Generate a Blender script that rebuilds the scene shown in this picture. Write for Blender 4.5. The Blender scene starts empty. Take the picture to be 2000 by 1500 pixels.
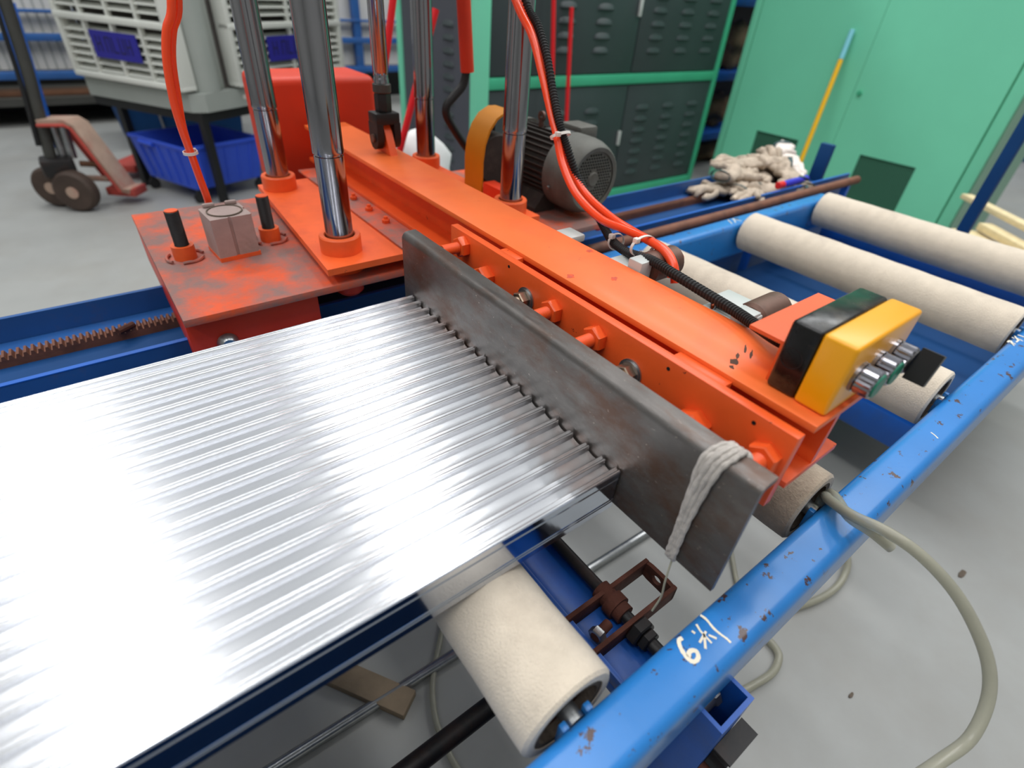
import bpy, bmesh, math, random
from mathutils import Vector, Matrix
random.seed(7)
V = Vector
scn = bpy.context.scene
COL = scn.collection
PI = math.pi

# ------------------------------------------------------------------ camera
RIGHT, DOWN, FWD = (0.798712,-0.598478,0.062316),(-0.321577,-0.512098,-0.796457),(0.508574,0.616100,-0.601475)
CAMPOS = V((-0.3485, -0.2277, 1.0532))
cd = bpy.data.cameras.new('camera'); cam = bpy.data.objects.new('camera', cd); COL.objects.link(cam)
r_, u_, b_ = V(RIGHT), -V(DOWN), -V(FWD)
cam.matrix_world = Matrix(((r_.x, u_.x, b_.x, CAMPOS.x), (r_.y, u_.y, b_.y, CAMPOS.y), (r_.z, u_.z, b_.z, CAMPOS.z), (0, 0, 0, 1)))
cd.sensor_width = 36.0; cd.lens = 36.0 * 1029.57 / 2000.0
cd.clip_start = 0.02; cd.clip_end = 60
cd.dof.use_dof = True; cd.dof.focus_distance = 0.70; cd.dof.aperture_fstop = 3.0
scn.camera = cam
# ------------------------------------------------------------------ world and lights
w = bpy.data.worlds.new('world'); scn.world = w; w.use_nodes = True
bg = w.node_tree.nodes['Background']; bg.inputs[0].default_value = (0.93, 0.97, 1.0, 1); bg.inputs[1].default_value = 0.52
def area(name, loc, size, energy, col=(1, 1, 1), target=None):
    l = bpy.data.lights.new(name, 'AREA'); l.shape = 'RECTANGLE'; l.size, l.size_y = size; l.energy = energy; l.color = col
    o = bpy.data.objects.new(name, l); COL.objects.link(o); o.location = loc
    if target is not None:
        o.rotation_euler = (V(target) - V(loc)).to_track_quat('-Z', 'Y').to_euler()
    return o
for sx in (-3.45, -1.25, 0.95, 3.15):
    area('ceiling_or_fill_strip', (sx, 0.6, 4.6), (0.45, 4.6), 66 if sx < 2 else 90, (1.0, 1.0, 1.0))  # middle pair follows the panel's highlight bands; outer pair added to keep brightness
area('ceiling_or_fill_strip', (5.35, 0.6, 4.6), (0.45, 4.6), 90, (0.98, 1.0, 1.0))
area('ceiling_or_fill_strip', (0.2, 4.6, 4.8), (4.0, 0.7), 110, (0.98, 1.0, 1.0))
scn.view_settings.view_transform = 'Standard'
scn.view_settings.look = 'None'
scn.view_settings.exposure = 0.0
scn.view_settings.gamma = 1.0
scn.view_settings.use_curve_mapping = False

# ------------------------------------------------------------------ materials
def lin(c):
    return tuple(((v / 255.0) / 12.92 if v / 255.0 <= 0.04045 else ((v / 255.0 + 0.055) / 1.055) ** 2.4) for v in c) + (1.0,)
def mat(name, col, rough=0.5, metal=0.0, var=0.0, vscale=8.0, dirt=None, dirt_amt=0.5, dscale=5.0, dlo=0.5, dhi=0.7,
        chip=None, cscale=25.0, clo=0.68, bump=0.0, bscale=60.0, coat=0.0, stretch=None, aniso=0.0, spec=0.5, rvar=0.0, trans=0.0, ior=1.45, sheen=0.0):
    m = bpy.data.materials.new(name); m.use_nodes = True
    nt = m.node_tree; N = nt.nodes; L = nt.links; p = N['Principled BSDF']
    base = lin(col)
    p.inputs['Base Color'].default_value = base; p.inputs['Roughness'].default_value = rough
    p.inputs['Metallic'].default_value = metal; p.inputs['Specular IOR Level'].default_value = spec
    p.inputs['Coat Weight'].default_value = coat; p.inputs['Coat Roughness'].default_value = 0.18
    p.inputs['Transmission Weight'].default_value = trans; p.inputs['IOR'].default_value = ior
    p.inputs['Sheen Weight'].default_value = sheen
    tc = N.new('ShaderNodeTexCoord'); vec = tc.outputs['Object']
    if stretch:
        mp = N.new('ShaderNodeMapping'); mp.inputs['Scale'].default_value = stretch; L.new(vec, mp.inputs['Vector']); vec = mp.outputs['Vector']
    cur = None
    def noise(scale, detail=4.0, rgh=0.6):
        n = N.new('ShaderNodeTexNoise'); n.inputs['Scale'].default_value = scale; n.inputs['Detail'].default_value = detail
        n.inputs['Roughness'].default_value = rgh; L.new(vec, n.inputs['Vector']); return n.outputs['Fac']
    def ramp(fac, lo, hi):
        r = N.new('ShaderNodeMapRange'); r.inputs['From Min'].default_value = lo; r.inputs['From Max'].default_value = hi; L.new(fac, r.inputs['Value']); return r.outputs['Result']
    def mix(fac, a, b):
        x = N.new('ShaderNodeMix'); x.data_type = 'RGBA'
        L.new(fac, x.inputs['Factor'])
        for sock, v in ((x.inputs['A'], a), (x.inputs['B'], b)):
            if hasattr(v, 'is_output'): L.new(v, sock)
            else: sock.default_value = v
        return x.outputs['Result']
    if var > 0:
        d = tuple(c * (1 - var) for c in base[:3]) + (1,); l_ = tuple(min(1, c * (1 + var * 0.6)) for c in base[:3]) + (1,)
        cur = mix(ramp(noise(vscale), 0.3, 0.7), d, l_)
    if dirt is not None:
        f = ramp(noise(dscale, 6.0, 0.68), dlo, dhi)
        mm = N.new('ShaderNodeMath'); mm.operation = 'MULTIPLY'; mm.inputs[1].default_value = dirt_amt; L.new(f, mm.inputs[0])
        cur = mix(mm.outputs[0], cur if cur else base, lin(dirt))
    if chip is not None:
        a = ramp(noise(cscale, 5.0, 0.7), clo, clo + 0.02)
        cur = mix(a, cur if cur else base, lin(chip))
    if cur: L.new(cur, p.inputs['Base Color'])
    if rvar > 0:
        r = N.new('ShaderNodeMapRange'); r.inputs['To Min'].default_value = max(0.02, rough - rvar); r.inputs['To Max'].default_value = min(1, rough + rvar)
        r.inputs['From Min'].default_value = 0.3; r.inputs['From Max'].default_value = 0.7
        L.new(noise(vscale * 2.3), r.inputs['Value']); L.new(r.outputs['Result'], p.inputs['Roughness'])
    if bump > 0:
        b = N.new('ShaderNodeBump'); b.inputs['Strength'].default_value = min(1.0, bump); b.inputs['Distance'].default_value = 0.002
        L.new(noise(bscale, 5.0), b.inputs['Height']); L.new(b.outputs['Normal'], p.inputs['Normal'])
    if aniso > 0:
        p.inputs['Anisotropic'].default_value = aniso
        cx = N.new('ShaderNodeCombineXYZ'); cx.inputs[0].default_value = 1.0; p.inputs['Anisotropic Rotation'].default_value = 0.25; L.new(cx.outputs[0], p.inputs['Tangent'])
    return m
M = {}
M['orange'] = mat('orange_paint', (239, 93, 37), 0.42, var=0.10, vscale=14, chip=(120, 44, 26), cscale=60, clo=0.69, bump=0.12, bscale=300, coat=0.15)
M['orange_dusty'] = mat('orange_dusty', (228, 88, 42), 0.6, var=0.15, vscale=9, dirt=(122, 106, 102), dirt_amt=0.9, dscale=8, dlo=0.38, dhi=0.58, bump=0.35, bscale=220)
M['orange_worn'] = mat('orange_worn', (243, 101, 44), 0.45, var=0.12, vscale=10, dirt=(196, 74, 46), dirt_amt=0.5, dscale=9, dlo=0.5, dhi=0.7, chip=(80, 46, 34), cscale=40, clo=0.695, bump=0.15, bscale=250, coat=0.1)
M['orange_top'] = mat('orange_lit_top', (249, 116, 52), 0.45, var=0.10, vscale=6, dirt=(232, 84, 48), dirt_amt=0.5, dscale=5, dlo=0.5, dhi=0.75, chip=(120, 50, 34), cscale=40, clo=0.70, bump=0.12, bscale=250, coat=0.1)  # lit look of the beam top is put into this lighter orange
M['scuff'] = mat('bare_brown_metal', (84, 56, 40), 0.7, var=0.3, vscale=200)
M['scuff_red'] = mat('faded_red_patch', (206, 84, 62), 0.6, var=0.2, vscale=150, dirt=(226, 88, 44), dirt_amt=0.9, dscale=160, dlo=0.45, dhi=0.55)
M['orange_red'] = mat('orange_red_paint', (216, 56, 22), 0.45, var=0.1, vscale=8, bump=0.1, bscale=200)
M['blue'] = mat('blue_paint', (42, 124, 198), 0.30, var=0.06, vscale=10, chip=(74, 52, 48), cscale=44, clo=0.612, bump=0.08, bscale=150, coat=0.2)
M['blue_plain'] = mat('blue_plain', (24, 92, 184), 0.4, var=0.12, vscale=6, dirt=(60, 80, 110), dirt_amt=0.4, dscale=8, bump=0.08, bscale=150, coat=0.2)
M['blue_edge'] = mat('blue_track', (40, 88, 150), 0.45, var=0.14, vscale=6, dirt=(90, 80, 78), dirt_amt=0.5, dscale=12, dlo=0.55, dhi=0.75, bump=0.1, bscale=150)
M['felt'] = mat('cream_felt', (226, 212, 192), 0.95, var=0.08, vscale=30, dirt=(150, 132, 116), dirt_amt=0.5, dscale=7, dlo=0.52, dhi=0.8, bump=0.9, bscale=420, spec=0.1, sheen=0.4)
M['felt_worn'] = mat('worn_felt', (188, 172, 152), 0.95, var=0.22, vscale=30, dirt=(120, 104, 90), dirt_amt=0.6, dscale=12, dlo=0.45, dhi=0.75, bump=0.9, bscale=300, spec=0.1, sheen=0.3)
M['felt_end'] = mat('felt_edge', (120, 108, 96), 0.95, var=0.3, vscale=60, bump=0.9, bscale=300, spec=0.1)
M['alu'] = mat('bright_aluminium', (250, 251, 254), 0.27, metal=1.0, var=0.015, vscale=2.0, stretch=(0.6, 60, 60), aniso=0.9)
M['alu_side'] = mat('aluminium_side', (200, 206, 218), 0.10, metal=1.0, var=0.03, stretch=(0.6, 60, 60))
M['steel_dark'] = mat('dark_mill_steel', (112, 108, 105), 0.42, metal=0.7, var=0.28, vscale=7, dirt=(98, 70, 55), dirt_amt=0.8, dscale=6, dlo=0.44, dhi=0.64, stretch=(5, 1.5, 3), chip=(168, 156, 146), cscale=90, clo=0.665, bump=0.15, bscale=120, rvar=0.1)
M['rust'] = mat('rusty_steel', (92, 50, 36), 0.8, metal=0.1, var=0.35, vscale=22, dirt=(50, 36, 32), dirt_amt=0.7, dscale=20, bump=0.6, bscale=160)
M['rust_pipe'] = mat('rusty_pipe', (128, 82, 62), 0.62, metal=0.2, var=0.3, vscale=9, dirt=(70, 52, 46), dirt_amt=0.6, dscale=14, bump=0.3, bscale=120)
M['blackpaint'] = mat('black_metal', (26, 24, 24), 0.5, var=0.3, vscale=20, dirt=(84, 56, 44), dirt_amt=0.3, dscale=16, bump=0.2, bscale=140)
M['chrome'] = mat('chrome', (158, 157, 163), 0.12, metal=1.0, var=0.04, rvar=0.03)
M['galv'] = mat('galvanised_steel', (170, 172, 172), 0.3, metal=0.9, var=0.2, vscale=40, bump=0.15, bscale=120)
M['zinc'] = mat('zinc_nut', (180, 160, 140), 0.35, metal=0.9, var=0.3, vscale=60, dirt=(96, 66, 46), dirt_amt=0.6, dscale=60)
M['yellow'] = mat('yellow_plastic', (250, 172, 10), 0.32, var=0.03, coat=0.3)
M['blackplastic'] = mat('black_plastic', (20, 19, 18), 0.22, var=0.1, dirt=(92, 80, 56), dirt_amt=0.55, dscale=14, dlo=0.48, dhi=0.7, rvar=0.12, vscale=14)
M['blackplastic2'] = mat('black_plastic_clean', (22, 22, 22), 0.4, var=0.1)
M['greencap'] = mat('green_cap', (24, 118, 92), 0.4)
M['hose_orange'] = mat('orange_hose', (255, 76, 28), 0.3, coat=0.4)
M['conduit'] = mat('black_conduit', (30, 29, 29), 0.55)
M['whiteplastic'] = mat('white_plastic', (226, 220, 212), 0.5)
M['clear'] = mat('clear_hose', (196, 194, 176), 0.22, var=0.06, vscale=30, trans=0.55, ior=1.2, coat=0.4)
M['twine'] = mat('white_twine', (192, 184, 176), 0.5, var=0.25, vscale=120, bump=0.6, bscale=300, sheen=0.3)
M['motor'] = mat('motor_grey', (104, 104, 98), 0.6, metal=0.2, var=0.2, vscale=20, dirt=(84, 74, 64), dirt_amt=0.6, dscale=16, bump=0.25, bscale=140)
M['motor_dark'] = mat('motor_dark', (58, 52, 48), 0.7, var=0.3, vscale=20, dirt=(90, 80, 70), dirt_amt=0.4, dscale=30)
M['hole'] = mat('dark_hole', (12, 11, 11), 0.9)
M['guard'] = mat('guard_yellow', (204, 128, 10), 0.5, var=0.1)
M['pinkgrey'] = mat('dusty_cylinder', (178, 158, 152), 0.65, metal=0.2, var=0.14, vscale=20, dirt=(130, 110, 96), dirt_amt=0.5, dscale=18, bump=0.2, bscale=200)
M['grime'] = mat('grime_brown', (104, 92, 80), 0.8, var=0.3, vscale=30, bump=0.4, bscale=200)
M['brownsteel'] = mat('brown_steel', (112, 84, 72), 0.5, metal=0.4, var=0.2, vscale=30, dirt=(60, 46, 42), dirt_amt=0.6, dscale=20)
M['redcap'] = mat('red_cap', (214, 40, 44), 0.5)
M['valve'] = mat('grey_valve', (196, 200, 196), 0.4, var=0.06)
M['paintmark'] = mat('cream_paint_mark', (240, 230, 208), 0.6, var=0.06, vscale=100)
M['green'] = mat('mint_paint', (122, 218, 180), 0.5, var=0.03, vscale=3, bump=0.05, bscale=120)
M['green_d'] = mat('green_frame', (66, 176, 134), 0.5, var=0.06)
M['greygreen'] = mat('grey_green_panel', (128, 168, 146), 0.5, var=0.04)
M['mesh'] = mat('vent_mesh', (44, 92, 74), 0.8, var=0.4, vscale=6)
M['darkcab'] = mat('dark_cabinet', (58, 66, 68), 0.45, var=0.12, vscale=3)
M['darkside'] = mat('dark_cabinet_side', (78, 80, 88), 0.5, var=0.08, vscale=3)
M['red'] = mat('red_paint', (218, 26, 34), 0.45)
M['sack'] = mat('white_sack', (226, 226, 224), 0.7, var=0.08, vscale=10, bump=0.3, bscale=40)
M['cream_white'] = mat('cooler_white', (222, 224, 216), 0.45, var=0.03)
M['cooler_grey'] = mat('cooler_grey', (160, 166, 160), 0.5, var=0.04)
M['cooler_dark'] = mat('cooler_inside', (92, 88, 84), 0.8, var=0.15, vscale=14)
M['label'] = mat('blue_label', (44, 40, 150), 0.5)
M['label_ink'] = mat('dark_label_ink', (34, 30, 74), 0.6)
M['crate'] = mat('blue_plastic', (48, 84, 206), 0.45, var=0.08, vscale=6)
M['tan'] = mat('dusty_red_tan', (176, 150, 132), 0.7, var=0.15, vscale=12, dirt=(176, 84, 74), dirt_amt=0.6, dscale=7)
M['redbrown'] = mat('worn_red', (176, 66, 56), 0.6, var=0.15, dirt=(90, 50, 44), dirt_amt=0.5)
M['wheel'] = mat('brown_wheel', (70, 56, 48), 0.7, var=0.25, vscale=14)
M['darkgrey'] = mat('dark_grey_metal', (72, 72, 68), 0.5, metal=0.3, var=0.15)
M['black'] = mat('black_frame', (24, 25, 26), 0.5)
M['wood'] = mat('pale_wood', (232, 212, 168), 0.75, var=0.12, vscale=9, stretch=(1, 6, 6), bump=0.2, bscale=60)
M['wood_old'] = mat('old_wood', (128, 112, 92), 0.85, var=0.25, vscale=12, bump=0.4, bscale=80)
M['plank_dark'] = mat('brown_plank', (120, 84, 62), 0.8, var=0.25, vscale=6)
M['glove'] = mat('glove_cotton', (196, 180, 162), 0.95, var=0.28, vscale=26, dirt=(112, 98, 86), dirt_amt=0.7, dscale=16, dlo=0.48, dhi=0.72, bump=0.7, bscale=200, spec=0.1)
M['glove_w'] = mat('glove_white', (232, 222, 214), 0.95, var=0.1, vscale=20, bump=0.6, bscale=160, spec=0.1)
M['cuff'] = mat('glove_cuff', (70, 90, 92), 0.9)
M['navy'] = mat('navy_steel', (14, 64, 116), 0.65, var=0.12, spec=0.3)
M['pole_y'] = mat('yellow_pole', (250, 190, 30), 0.4)
M['pole_b'] = mat('pale_blue_grip', (130, 206, 220), 0.4)
M['bluepen'] = mat('blue_marker', (52, 48, 196), 0.4)
M['wallm'] = mat('wall_paint', (206, 206, 200), 0.8, var=0.06, vscale=1.0)
M['meshwhite'] = mat('white_mesh', (212, 210, 204), 0.7, var=0.06)
M['cloth'] = mat('rag_brown', (136, 112, 92), 0.95, var=0.4, vscale=9, bump=0.8, bscale=30, spec=0.1)
# floor: grey sealed concrete
def floor_mat():
    m = mat('sealed_concrete', (156, 157, 154), 0.42, var=0.10, vscale=1.6, dirt=(140, 136, 128), dirt_amt=0.5, dscale=2.3, dlo=0.45, dhi=0.75, chip=(120, 114, 106), cscale=34, clo=0.80, bump=0.05, bscale=40, rvar=0.08)
    return m
M['floor'] = floor_mat()
def rib_mesh_mat():
    m = bpy.data.materials.new('perforated_vent'); m.use_nodes = True
    nt = m.node_tree; N = nt.nodes; L = nt.links; p = N['Principled BSDF']; p.inputs['Roughness'].default_value = 0.8
    tc = N.new('ShaderNodeTexCoord'); vo = N.new('ShaderNodeTexVoronoi'); vo.inputs['Scale'].default_value = 110; vo.inputs['Randomness'].default_value = 0.0
    mp = N.new('ShaderNodeMapping'); mp.inputs['Rotation'].default_value = (0.78, 0, 0); L.new(tc.outputs['Object'], mp.inputs['Vector']); L.new(mp.outputs['Vector'], vo.inputs['Vector'])
    rp = N.new('ShaderNodeMapRange'); rp.inputs['From Min'].default_value = 0.40; rp.inputs['From Max'].default_value = 0.48; L.new(vo.outputs['Distance'], rp.inputs['Value'])
    x = N.new('ShaderNodeMix'); x.data_type = 'RGBA'; x.inputs['A'].default_value = lin((26, 46, 40)); x.inputs['B'].default_value = lin((52, 110, 86)); L.new(rp.outputs['Result'], x.inputs['Factor'])
    L.new(x.outputs['Result'], p.inputs['Base Color']); return m
M['perf'] = rib_mesh_mat()

# ------------------------------------------------------------------ geometry helpers
class G:
    def __init__(s): s.bm = bmesh.new()
    def _xf(s, vs, m):
        if m is not None: bmesh.ops.transform(s.bm, matrix=m, verts=vs)
    def box(s, lo, hi, bev=0.0, seg=2, m=None):
        lo, hi = V(lo), V(hi); c = (lo + hi) / 2; d = hi - lo
        r = bmesh.ops.create_cube(s.bm, size=1.0); vs = r['verts']
        bmesh.ops.scale(s.bm, vec=d, verts=vs); bmesh.ops.translate(s.bm, vec=c, verts=vs)
        if bev > 0:
            es = list({e for v in vs for e in v.link_edges})
            rr = bmesh.ops.bevel(s.bm, geom=es, offset=bev, segments=seg, profile=0.5, affect='EDGES', clamp_overlap=True)
            vs = list({v for f in rr['faces'] for v in f.verts} | {v for v in vs if v.is_valid})
            if m is not None:
                vs = list({v for f in rr['faces'] for v in f.verts})
                allv = set(vs); stack = list(vs)
                while stack:
                    v = stack.pop()
                    for e in v.link_edges:
                        o = e.other_vert(v)
                        if o not in allv: allv.add(o); stack.append(o)
                vs = list(allv)
        s._xf(vs, m); return s
    def prism(s, poly, axis, a, b, m=None):
        # poly: 2D points in the two other axes in cyclic order (x: (y,z)  y: (x,z)  z: (x,y))
        def P(p, t):
            return {'x': (t, p[0], p[1]), 'y': (p[0], t, p[1]), 'z': (p[0], p[1], t)}[axis]
        A = [s.bm.verts.new(P(p, a)) for p in poly]; B = [s.bm.verts.new(P(p, b)) for p in poly]
        n = len(poly)
        fs = [s.bm.faces.new(A), s.bm.faces.new(B[::-1])]
        for i in range(n): fs.append(s.bm.faces.new((A[i], B[i], B[(i + 1) % n], A[(i + 1) % n])))
        bmesh.ops.recalc_face_normals(s.bm, faces=fs); s._xf(A + B, m); return s
    def ring(s, c, ax, r, n, ph=0.0):
        ax = V(ax).normalized(); t = V((0, 0, 1)) if abs(ax.z) < 0.9 else V((1, 0, 0))
        e1 = ax.cross(t).normalized(); e2 = ax.cross(e1)
        return [s.bm.verts.new(V(c) + (e1 * math.cos(2 * PI * i / n + ph) + e2 * math.sin(2 * PI * i / n + ph)) * r) for i in range(n)]
    def loft(s, rings, cap0=True, cap1=True, closed=False):
        fs = []; n = len(rings[0]); k = len(rings)
        for j in range(k - (0 if closed else 1)):
            a, b = rings[j], rings[(j + 1) % k]
            for i in range(n): fs.append(s.bm.faces.new((a[i], a[(i + 1) % n], b[(i + 1) % n], b[i])))
        if not closed:
            if cap0: fs.append(s.bm.faces.new(rings[0][::-1]))
            if cap1: fs.append(s.bm.faces.new(rings[-1]))
        bmesh.ops.recalc_face_normals(s.bm, faces=fs); return s
    def lathe(s, prof, o, ax, n=32, closed=False, cap=True):
        # prof: list of (radius, height along ax)
        o = V(o); a = V(ax).normalized()
        return s.loft([s.ring(o + a * h, a, max(r, 1e-5), n) for r, h in prof], cap, cap, closed)
    def cyl(s, p0, p1, r0, r1=None, n=24, bev=0.0):
        p0, p1 = V(p0), V(p1); a = p1 - p0; h = a.length; r1 = r0 if r1 is None else r1
        if bev > 0: pr = [(r0 - bev, 0), (r0, bev), (r1, h - bev), (r1 - bev, h)]
        else: pr = [(r0, 0), (r1, h)]
        return s.lathe(pr, p0, a, n)
    def pipe(s, p0, p1, ro, ri, n=32):
        p0, p1 = V(p0), V(p1); a = p1 - p0; h = a.length
        return s.lathe([(ri, 0), (ro, 0), (ro, h), (ri, h)], p0, a, n, closed=True)
    def nut(s, c, ax, af, h, ph=0.0):
        a = V(ax).normalized(); c = V(c); R_ = af / math.sqrt(3)
        return s.loft([s.ring(c, a, R_ * 0.93, 6, ph), s.ring(c + a * h * 0.12, a, R_, 6, ph), s.ring(c + a * h * 0.88, a, R_, 6, ph), s.ring(c + a * h, a, R_ * 0.9, 6, ph)])
    def sweep(s, pts, r, n=10, rfun=None, sm=6, cap=True):
        P = smooth(pts, sm) if sm > 1 else [V(p) for p in pts]
        rings = []; t0 = (P[1] - P[0]).normalized(); up = V((0, 0, 1)) if abs(t0.z) < 0.9 else V((1, 0, 0)); e = t0.cross(up).normalized()
        for i, p in enumerate(P):
            t = (P[min(i + 1, len(P) - 1)] - P[max(i - 1, 0)]).normalized()
            e = (e - t * e.dot(t)).normalized(); b = t.cross(e); rr = r if rfun is None else rfun(i, len(P))
            rings.append([s.bm.verts.new(p + (e * math.cos(2 * PI * k / n) + b * math.sin(2 * PI * k / n)) * rr) for k in range(n)])
        return s.loft(rings, cap, cap)
    def sphere(s, c, r, m=None, u=16, v=10):
        rr = bmesh.ops.create_uvsphere(s.bm, u_segments=u, v_segments=v, radius=1.0); vs = rr['verts']
        r = (r, r, r) if isinstance(r, (int, float)) else r
        bmesh.ops.scale(s.bm, vec=r, verts=vs)
        if m is not None: bmesh.ops.transform(s.bm, matrix=m, verts=vs)
        bmesh.ops.translate(s.bm, vec=c, verts=vs); return s
def smooth(pts, k):
    P = [V(p) for p in pts]; out = []
    for i in range(len(P) - 1):
        p0, p1, p2, p3 = P[max(i - 1, 0)], P[i], P[i + 1], P[min(i + 2, len(P) - 1)]
        for j in range(k):
            t = j / k
            out.append(0.5 * ((2 * p1) + (p2 - p0) * t + (2 * p0 - 5 * p1 + 4 * p2 - p3) * t * t + (3 * p1 - p0 - 3 * p2 + p3) * t * t * t))
    out.append(P[-1]); return out

WM = {}
def top_of(o):
    while o.parent is not None: o = o.parent
    return o
def link(name, me, parent=None):
    o = bpy.data.objects.new(name, me); COL.objects.link(o)
    if parent is not None: o.parent = parent
    return o
def obj(name, g, m, parent=None, local=False, angle=0.6):
    bm = g.bm
    if parent is not None and not local:
        t = top_of(parent)
        if t in WM: bmesh.ops.transform(bm, matrix=WM[t].inverted(), verts=bm.verts)
    for f in bm.faces: f.smooth = True
    for e in bm.edges:
        if len(e.link_faces) == 2:
            if e.calc_face_angle(0) > angle: e.smooth = False
        else: e.smooth = False
    me = bpy.data.meshes.new(name); bm.to_mesh(me); bm.free()
    me.materials.append(m if not isinstance(m, str) else M[m])
    return link(name, me, parent)
def tag(o, label, cat, group=None, kind=None):
    if label: o['label'] = label
    if cat: o['category'] = cat
    if group: o['group'] = group
    if kind: o['kind'] = kind
    return o
def thing(name, label, cat, loc=(0, 0, 0), rz=0.0, group=None):
    o = bpy.data.objects.new(name, None); COL.objects.link(o); o.location = loc; o.rotation_euler = (0, 0, rz); o.empty_display_size = 0.05
    WM[o] = Matrix.Translation(V(loc)) @ Matrix.Rotation(rz, 4, 'Z')
    return tag(o, label, cat, group)
def single(name, g, m, label, cat, group=None, origin=None):
    # a thing that is one mesh; origin at its own base
    if origin is not None: bmesh.ops.translate(g.bm, vec=-V(origin), verts=g.bm.verts)
    o = obj(name, g, m)
    if origin is not None: o.location = origin
    return tag(o, label, cat, group)
def inst(src, parent, loc=(0, 0, 0), rot=(0, 0, 0), label=None):
    c = src.copy(); COL.objects.link(c); c.parent = parent; c.location = loc; c.rotation_euler = rot
    if label: c['label'] = label
    return c
def copy_tree(o, parent=None):
    c = o.copy(); COL.objects.link(c)
    c.parent = parent
    for ch in list(o.children): copy_tree(ch, c)
    return c
def struct(name, g, m, parent=None):
    o = obj(name, g, m, parent)
    if parent is None: o['kind'] = 'structure'
    return o

# ================================================================== the setting
g = G(); g.box((-9, -7, -0.10), (12, 9, 0.0)); struct('floor', g, 'floor')
g = G(); g.box((-9, 8.0, 0.0), (12, 8.2, 6.0)); struct('wall_back', g, 'wallm')
g = G(); g.box((10.5, -7, 0.0), (10.7, 8.0, 6.0)); struct('wall_right', g, 'wallm')
g = G(); g.box((-9.2, -7, 0.0), (-9, 8.0, 6.0)); struct('wall_left', g, 'wallm')
g = G(); g.box((-9.2, -7.2, 0.0), (10.7, -7.0, 6.0)); struct('wall_front', g, 'wallm')

# ================================================================== roller conveyor
conv = thing('roller_conveyor', 'long blue steel roller conveyor frame with hand-painted metre marks on the near rail', 'conveyor', (0, -0.157, 0))
def rrect(y0, y1, z0, z1, r, k=4):
    pts = []
    for cy, cz, a0 in ((y1 - r, z1 - r, 0), (y0 + r, z1 - r, PI / 2), (y0 + r, z0 + r, PI), (y1 - r, z0 + r, 3 * PI / 2)):
        for i in range(k + 1):
            a = a0 + PI / 2 * i / k; pts.append((cy + r * math.cos(a), cz + r * math.sin(a)))
    return pts
def tube_x(y0, y1, z0, z1, r, xa, xb, t=0.005):
    g = G()
    outer = rrect(y0, y1, z0, z1, r); inner = rrect(y0 + t, y1 - t, z0 + t, z1 - t, max(r - t, 0.002))
    A = [g.bm.verts.new((xa, p[0], p[1])) for p in outer]; B = [g.bm.verts.new((xb, p[0], p[1])) for p in outer]
    A2 = [g.bm.verts.new((xa, p[0], p[1])) for p in inner]; B2 = [g.bm.verts.new((xb, p[0], p[1])) for p in inner]
    g.loft([A, B, B2, A2], closed=True); return g
rail_n = obj('side_rail', tube_x(-0.183, -0.131, 0.465, 0.565, 0.013, -1.7, 1.62), 'blue', conv)
rail_f = obj('side_rail', tube_x(0.523, 0.575, 0.465, 0.565, 0.013, -1.7, 1.58), 'blue', conv)
# painted marks
def ribbon(g, pts, wd, z):
    P = [V((p[0], p[1], z)) for p in pts]
    if len(P) > 2: P = smooth(P, 5)
    L_ = []; 
    for i, p in enumerate(P):
        t = (P[min(i + 1, len(P) - 1)] - P[max(i - 1, 0)]); t.z = 0; t.normalize(); n = V((-t.y, t.x, 0))
        k = wd * (0.8 if i in (0, len(P) - 1) else 1.0) * (0.85 + 0.3 * random.random())
        L_.append((p + n * k / 2, p - n * k / 2))
    h = V((0, 0, 0.0005))
    rings = [[g.bm.verts.new(a - h), g.bm.verts.new(b - h), g.bm.verts.new(b), g.bm.verts.new(a)] for a, b in L_]
    g.loft(rings)
ZM = 0.5654
marks6 = [[(-0.0391, -0.1388), (-0.0440, -0.1384), (-0.0480, -0.1434), (-0.0502, -0.1506), (-0.0500, -0.1576), (-0.0464, -0.1601), (-0.0413, -0.1591), (-0.0386, -0.1553), (-0.0406, -0.1521), (-0.0450, -0.1513), (-0.0490, -0.1540)]]
marksm = [[(-0.0259, -0.1395), (-0.0251, -0.1431)], [(-0.0165, -0.1379), (-0.0188, -0.1442)], [(-0.0188, -0.1442), (-0.0198, -0.1584)], [(-0.0146, -0.1480), (-0.0291, -0.1513)], [(-0.0197, -0.1500), (-0.0293, -0.1583)], [(-0.0155, -0.1517), (-0.0119, -0.1585)]]
brk = [[(-0.0052, -0.1342), (-0.0041, -0.1408), (-0.0057, -0.1505), (-0.0051, -0.1584), (-0.0040, -0.1640), (-0.0041, -0.1690)]]
m7 = [[(0.9590, -0.1318), (0.9717, -0.1331), (0.9652, -0.1377), (0.9645, -0.1437)], [(0.9647, -0.1353), (0.9545, -0.1439)], [(0.9895, -0.1305), (0.9903, -0.1345)], [(1.0024, -0.1320), (0.9881, -0.1409)], [(0.9962, -0.1371), (0.9927, -0.1480)], [(0.9970, -0.1419), (0.9753, -0.1417)]]
l7 = [[(1.0139, -0.1340), (1.0150, -0.1400), (1.0155, -0.1500)]]
arc = [[(0.5212, -0.1544), (0.5189, -0.1608), (0.5150, -0.1663)]]
fm = [[(1.045, 0.562), (1.028, 0.537)], [(1.070, 0.562), (1.045, 0.537)], [(1.06, 0.56), (1.075, 0.538)]]
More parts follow.
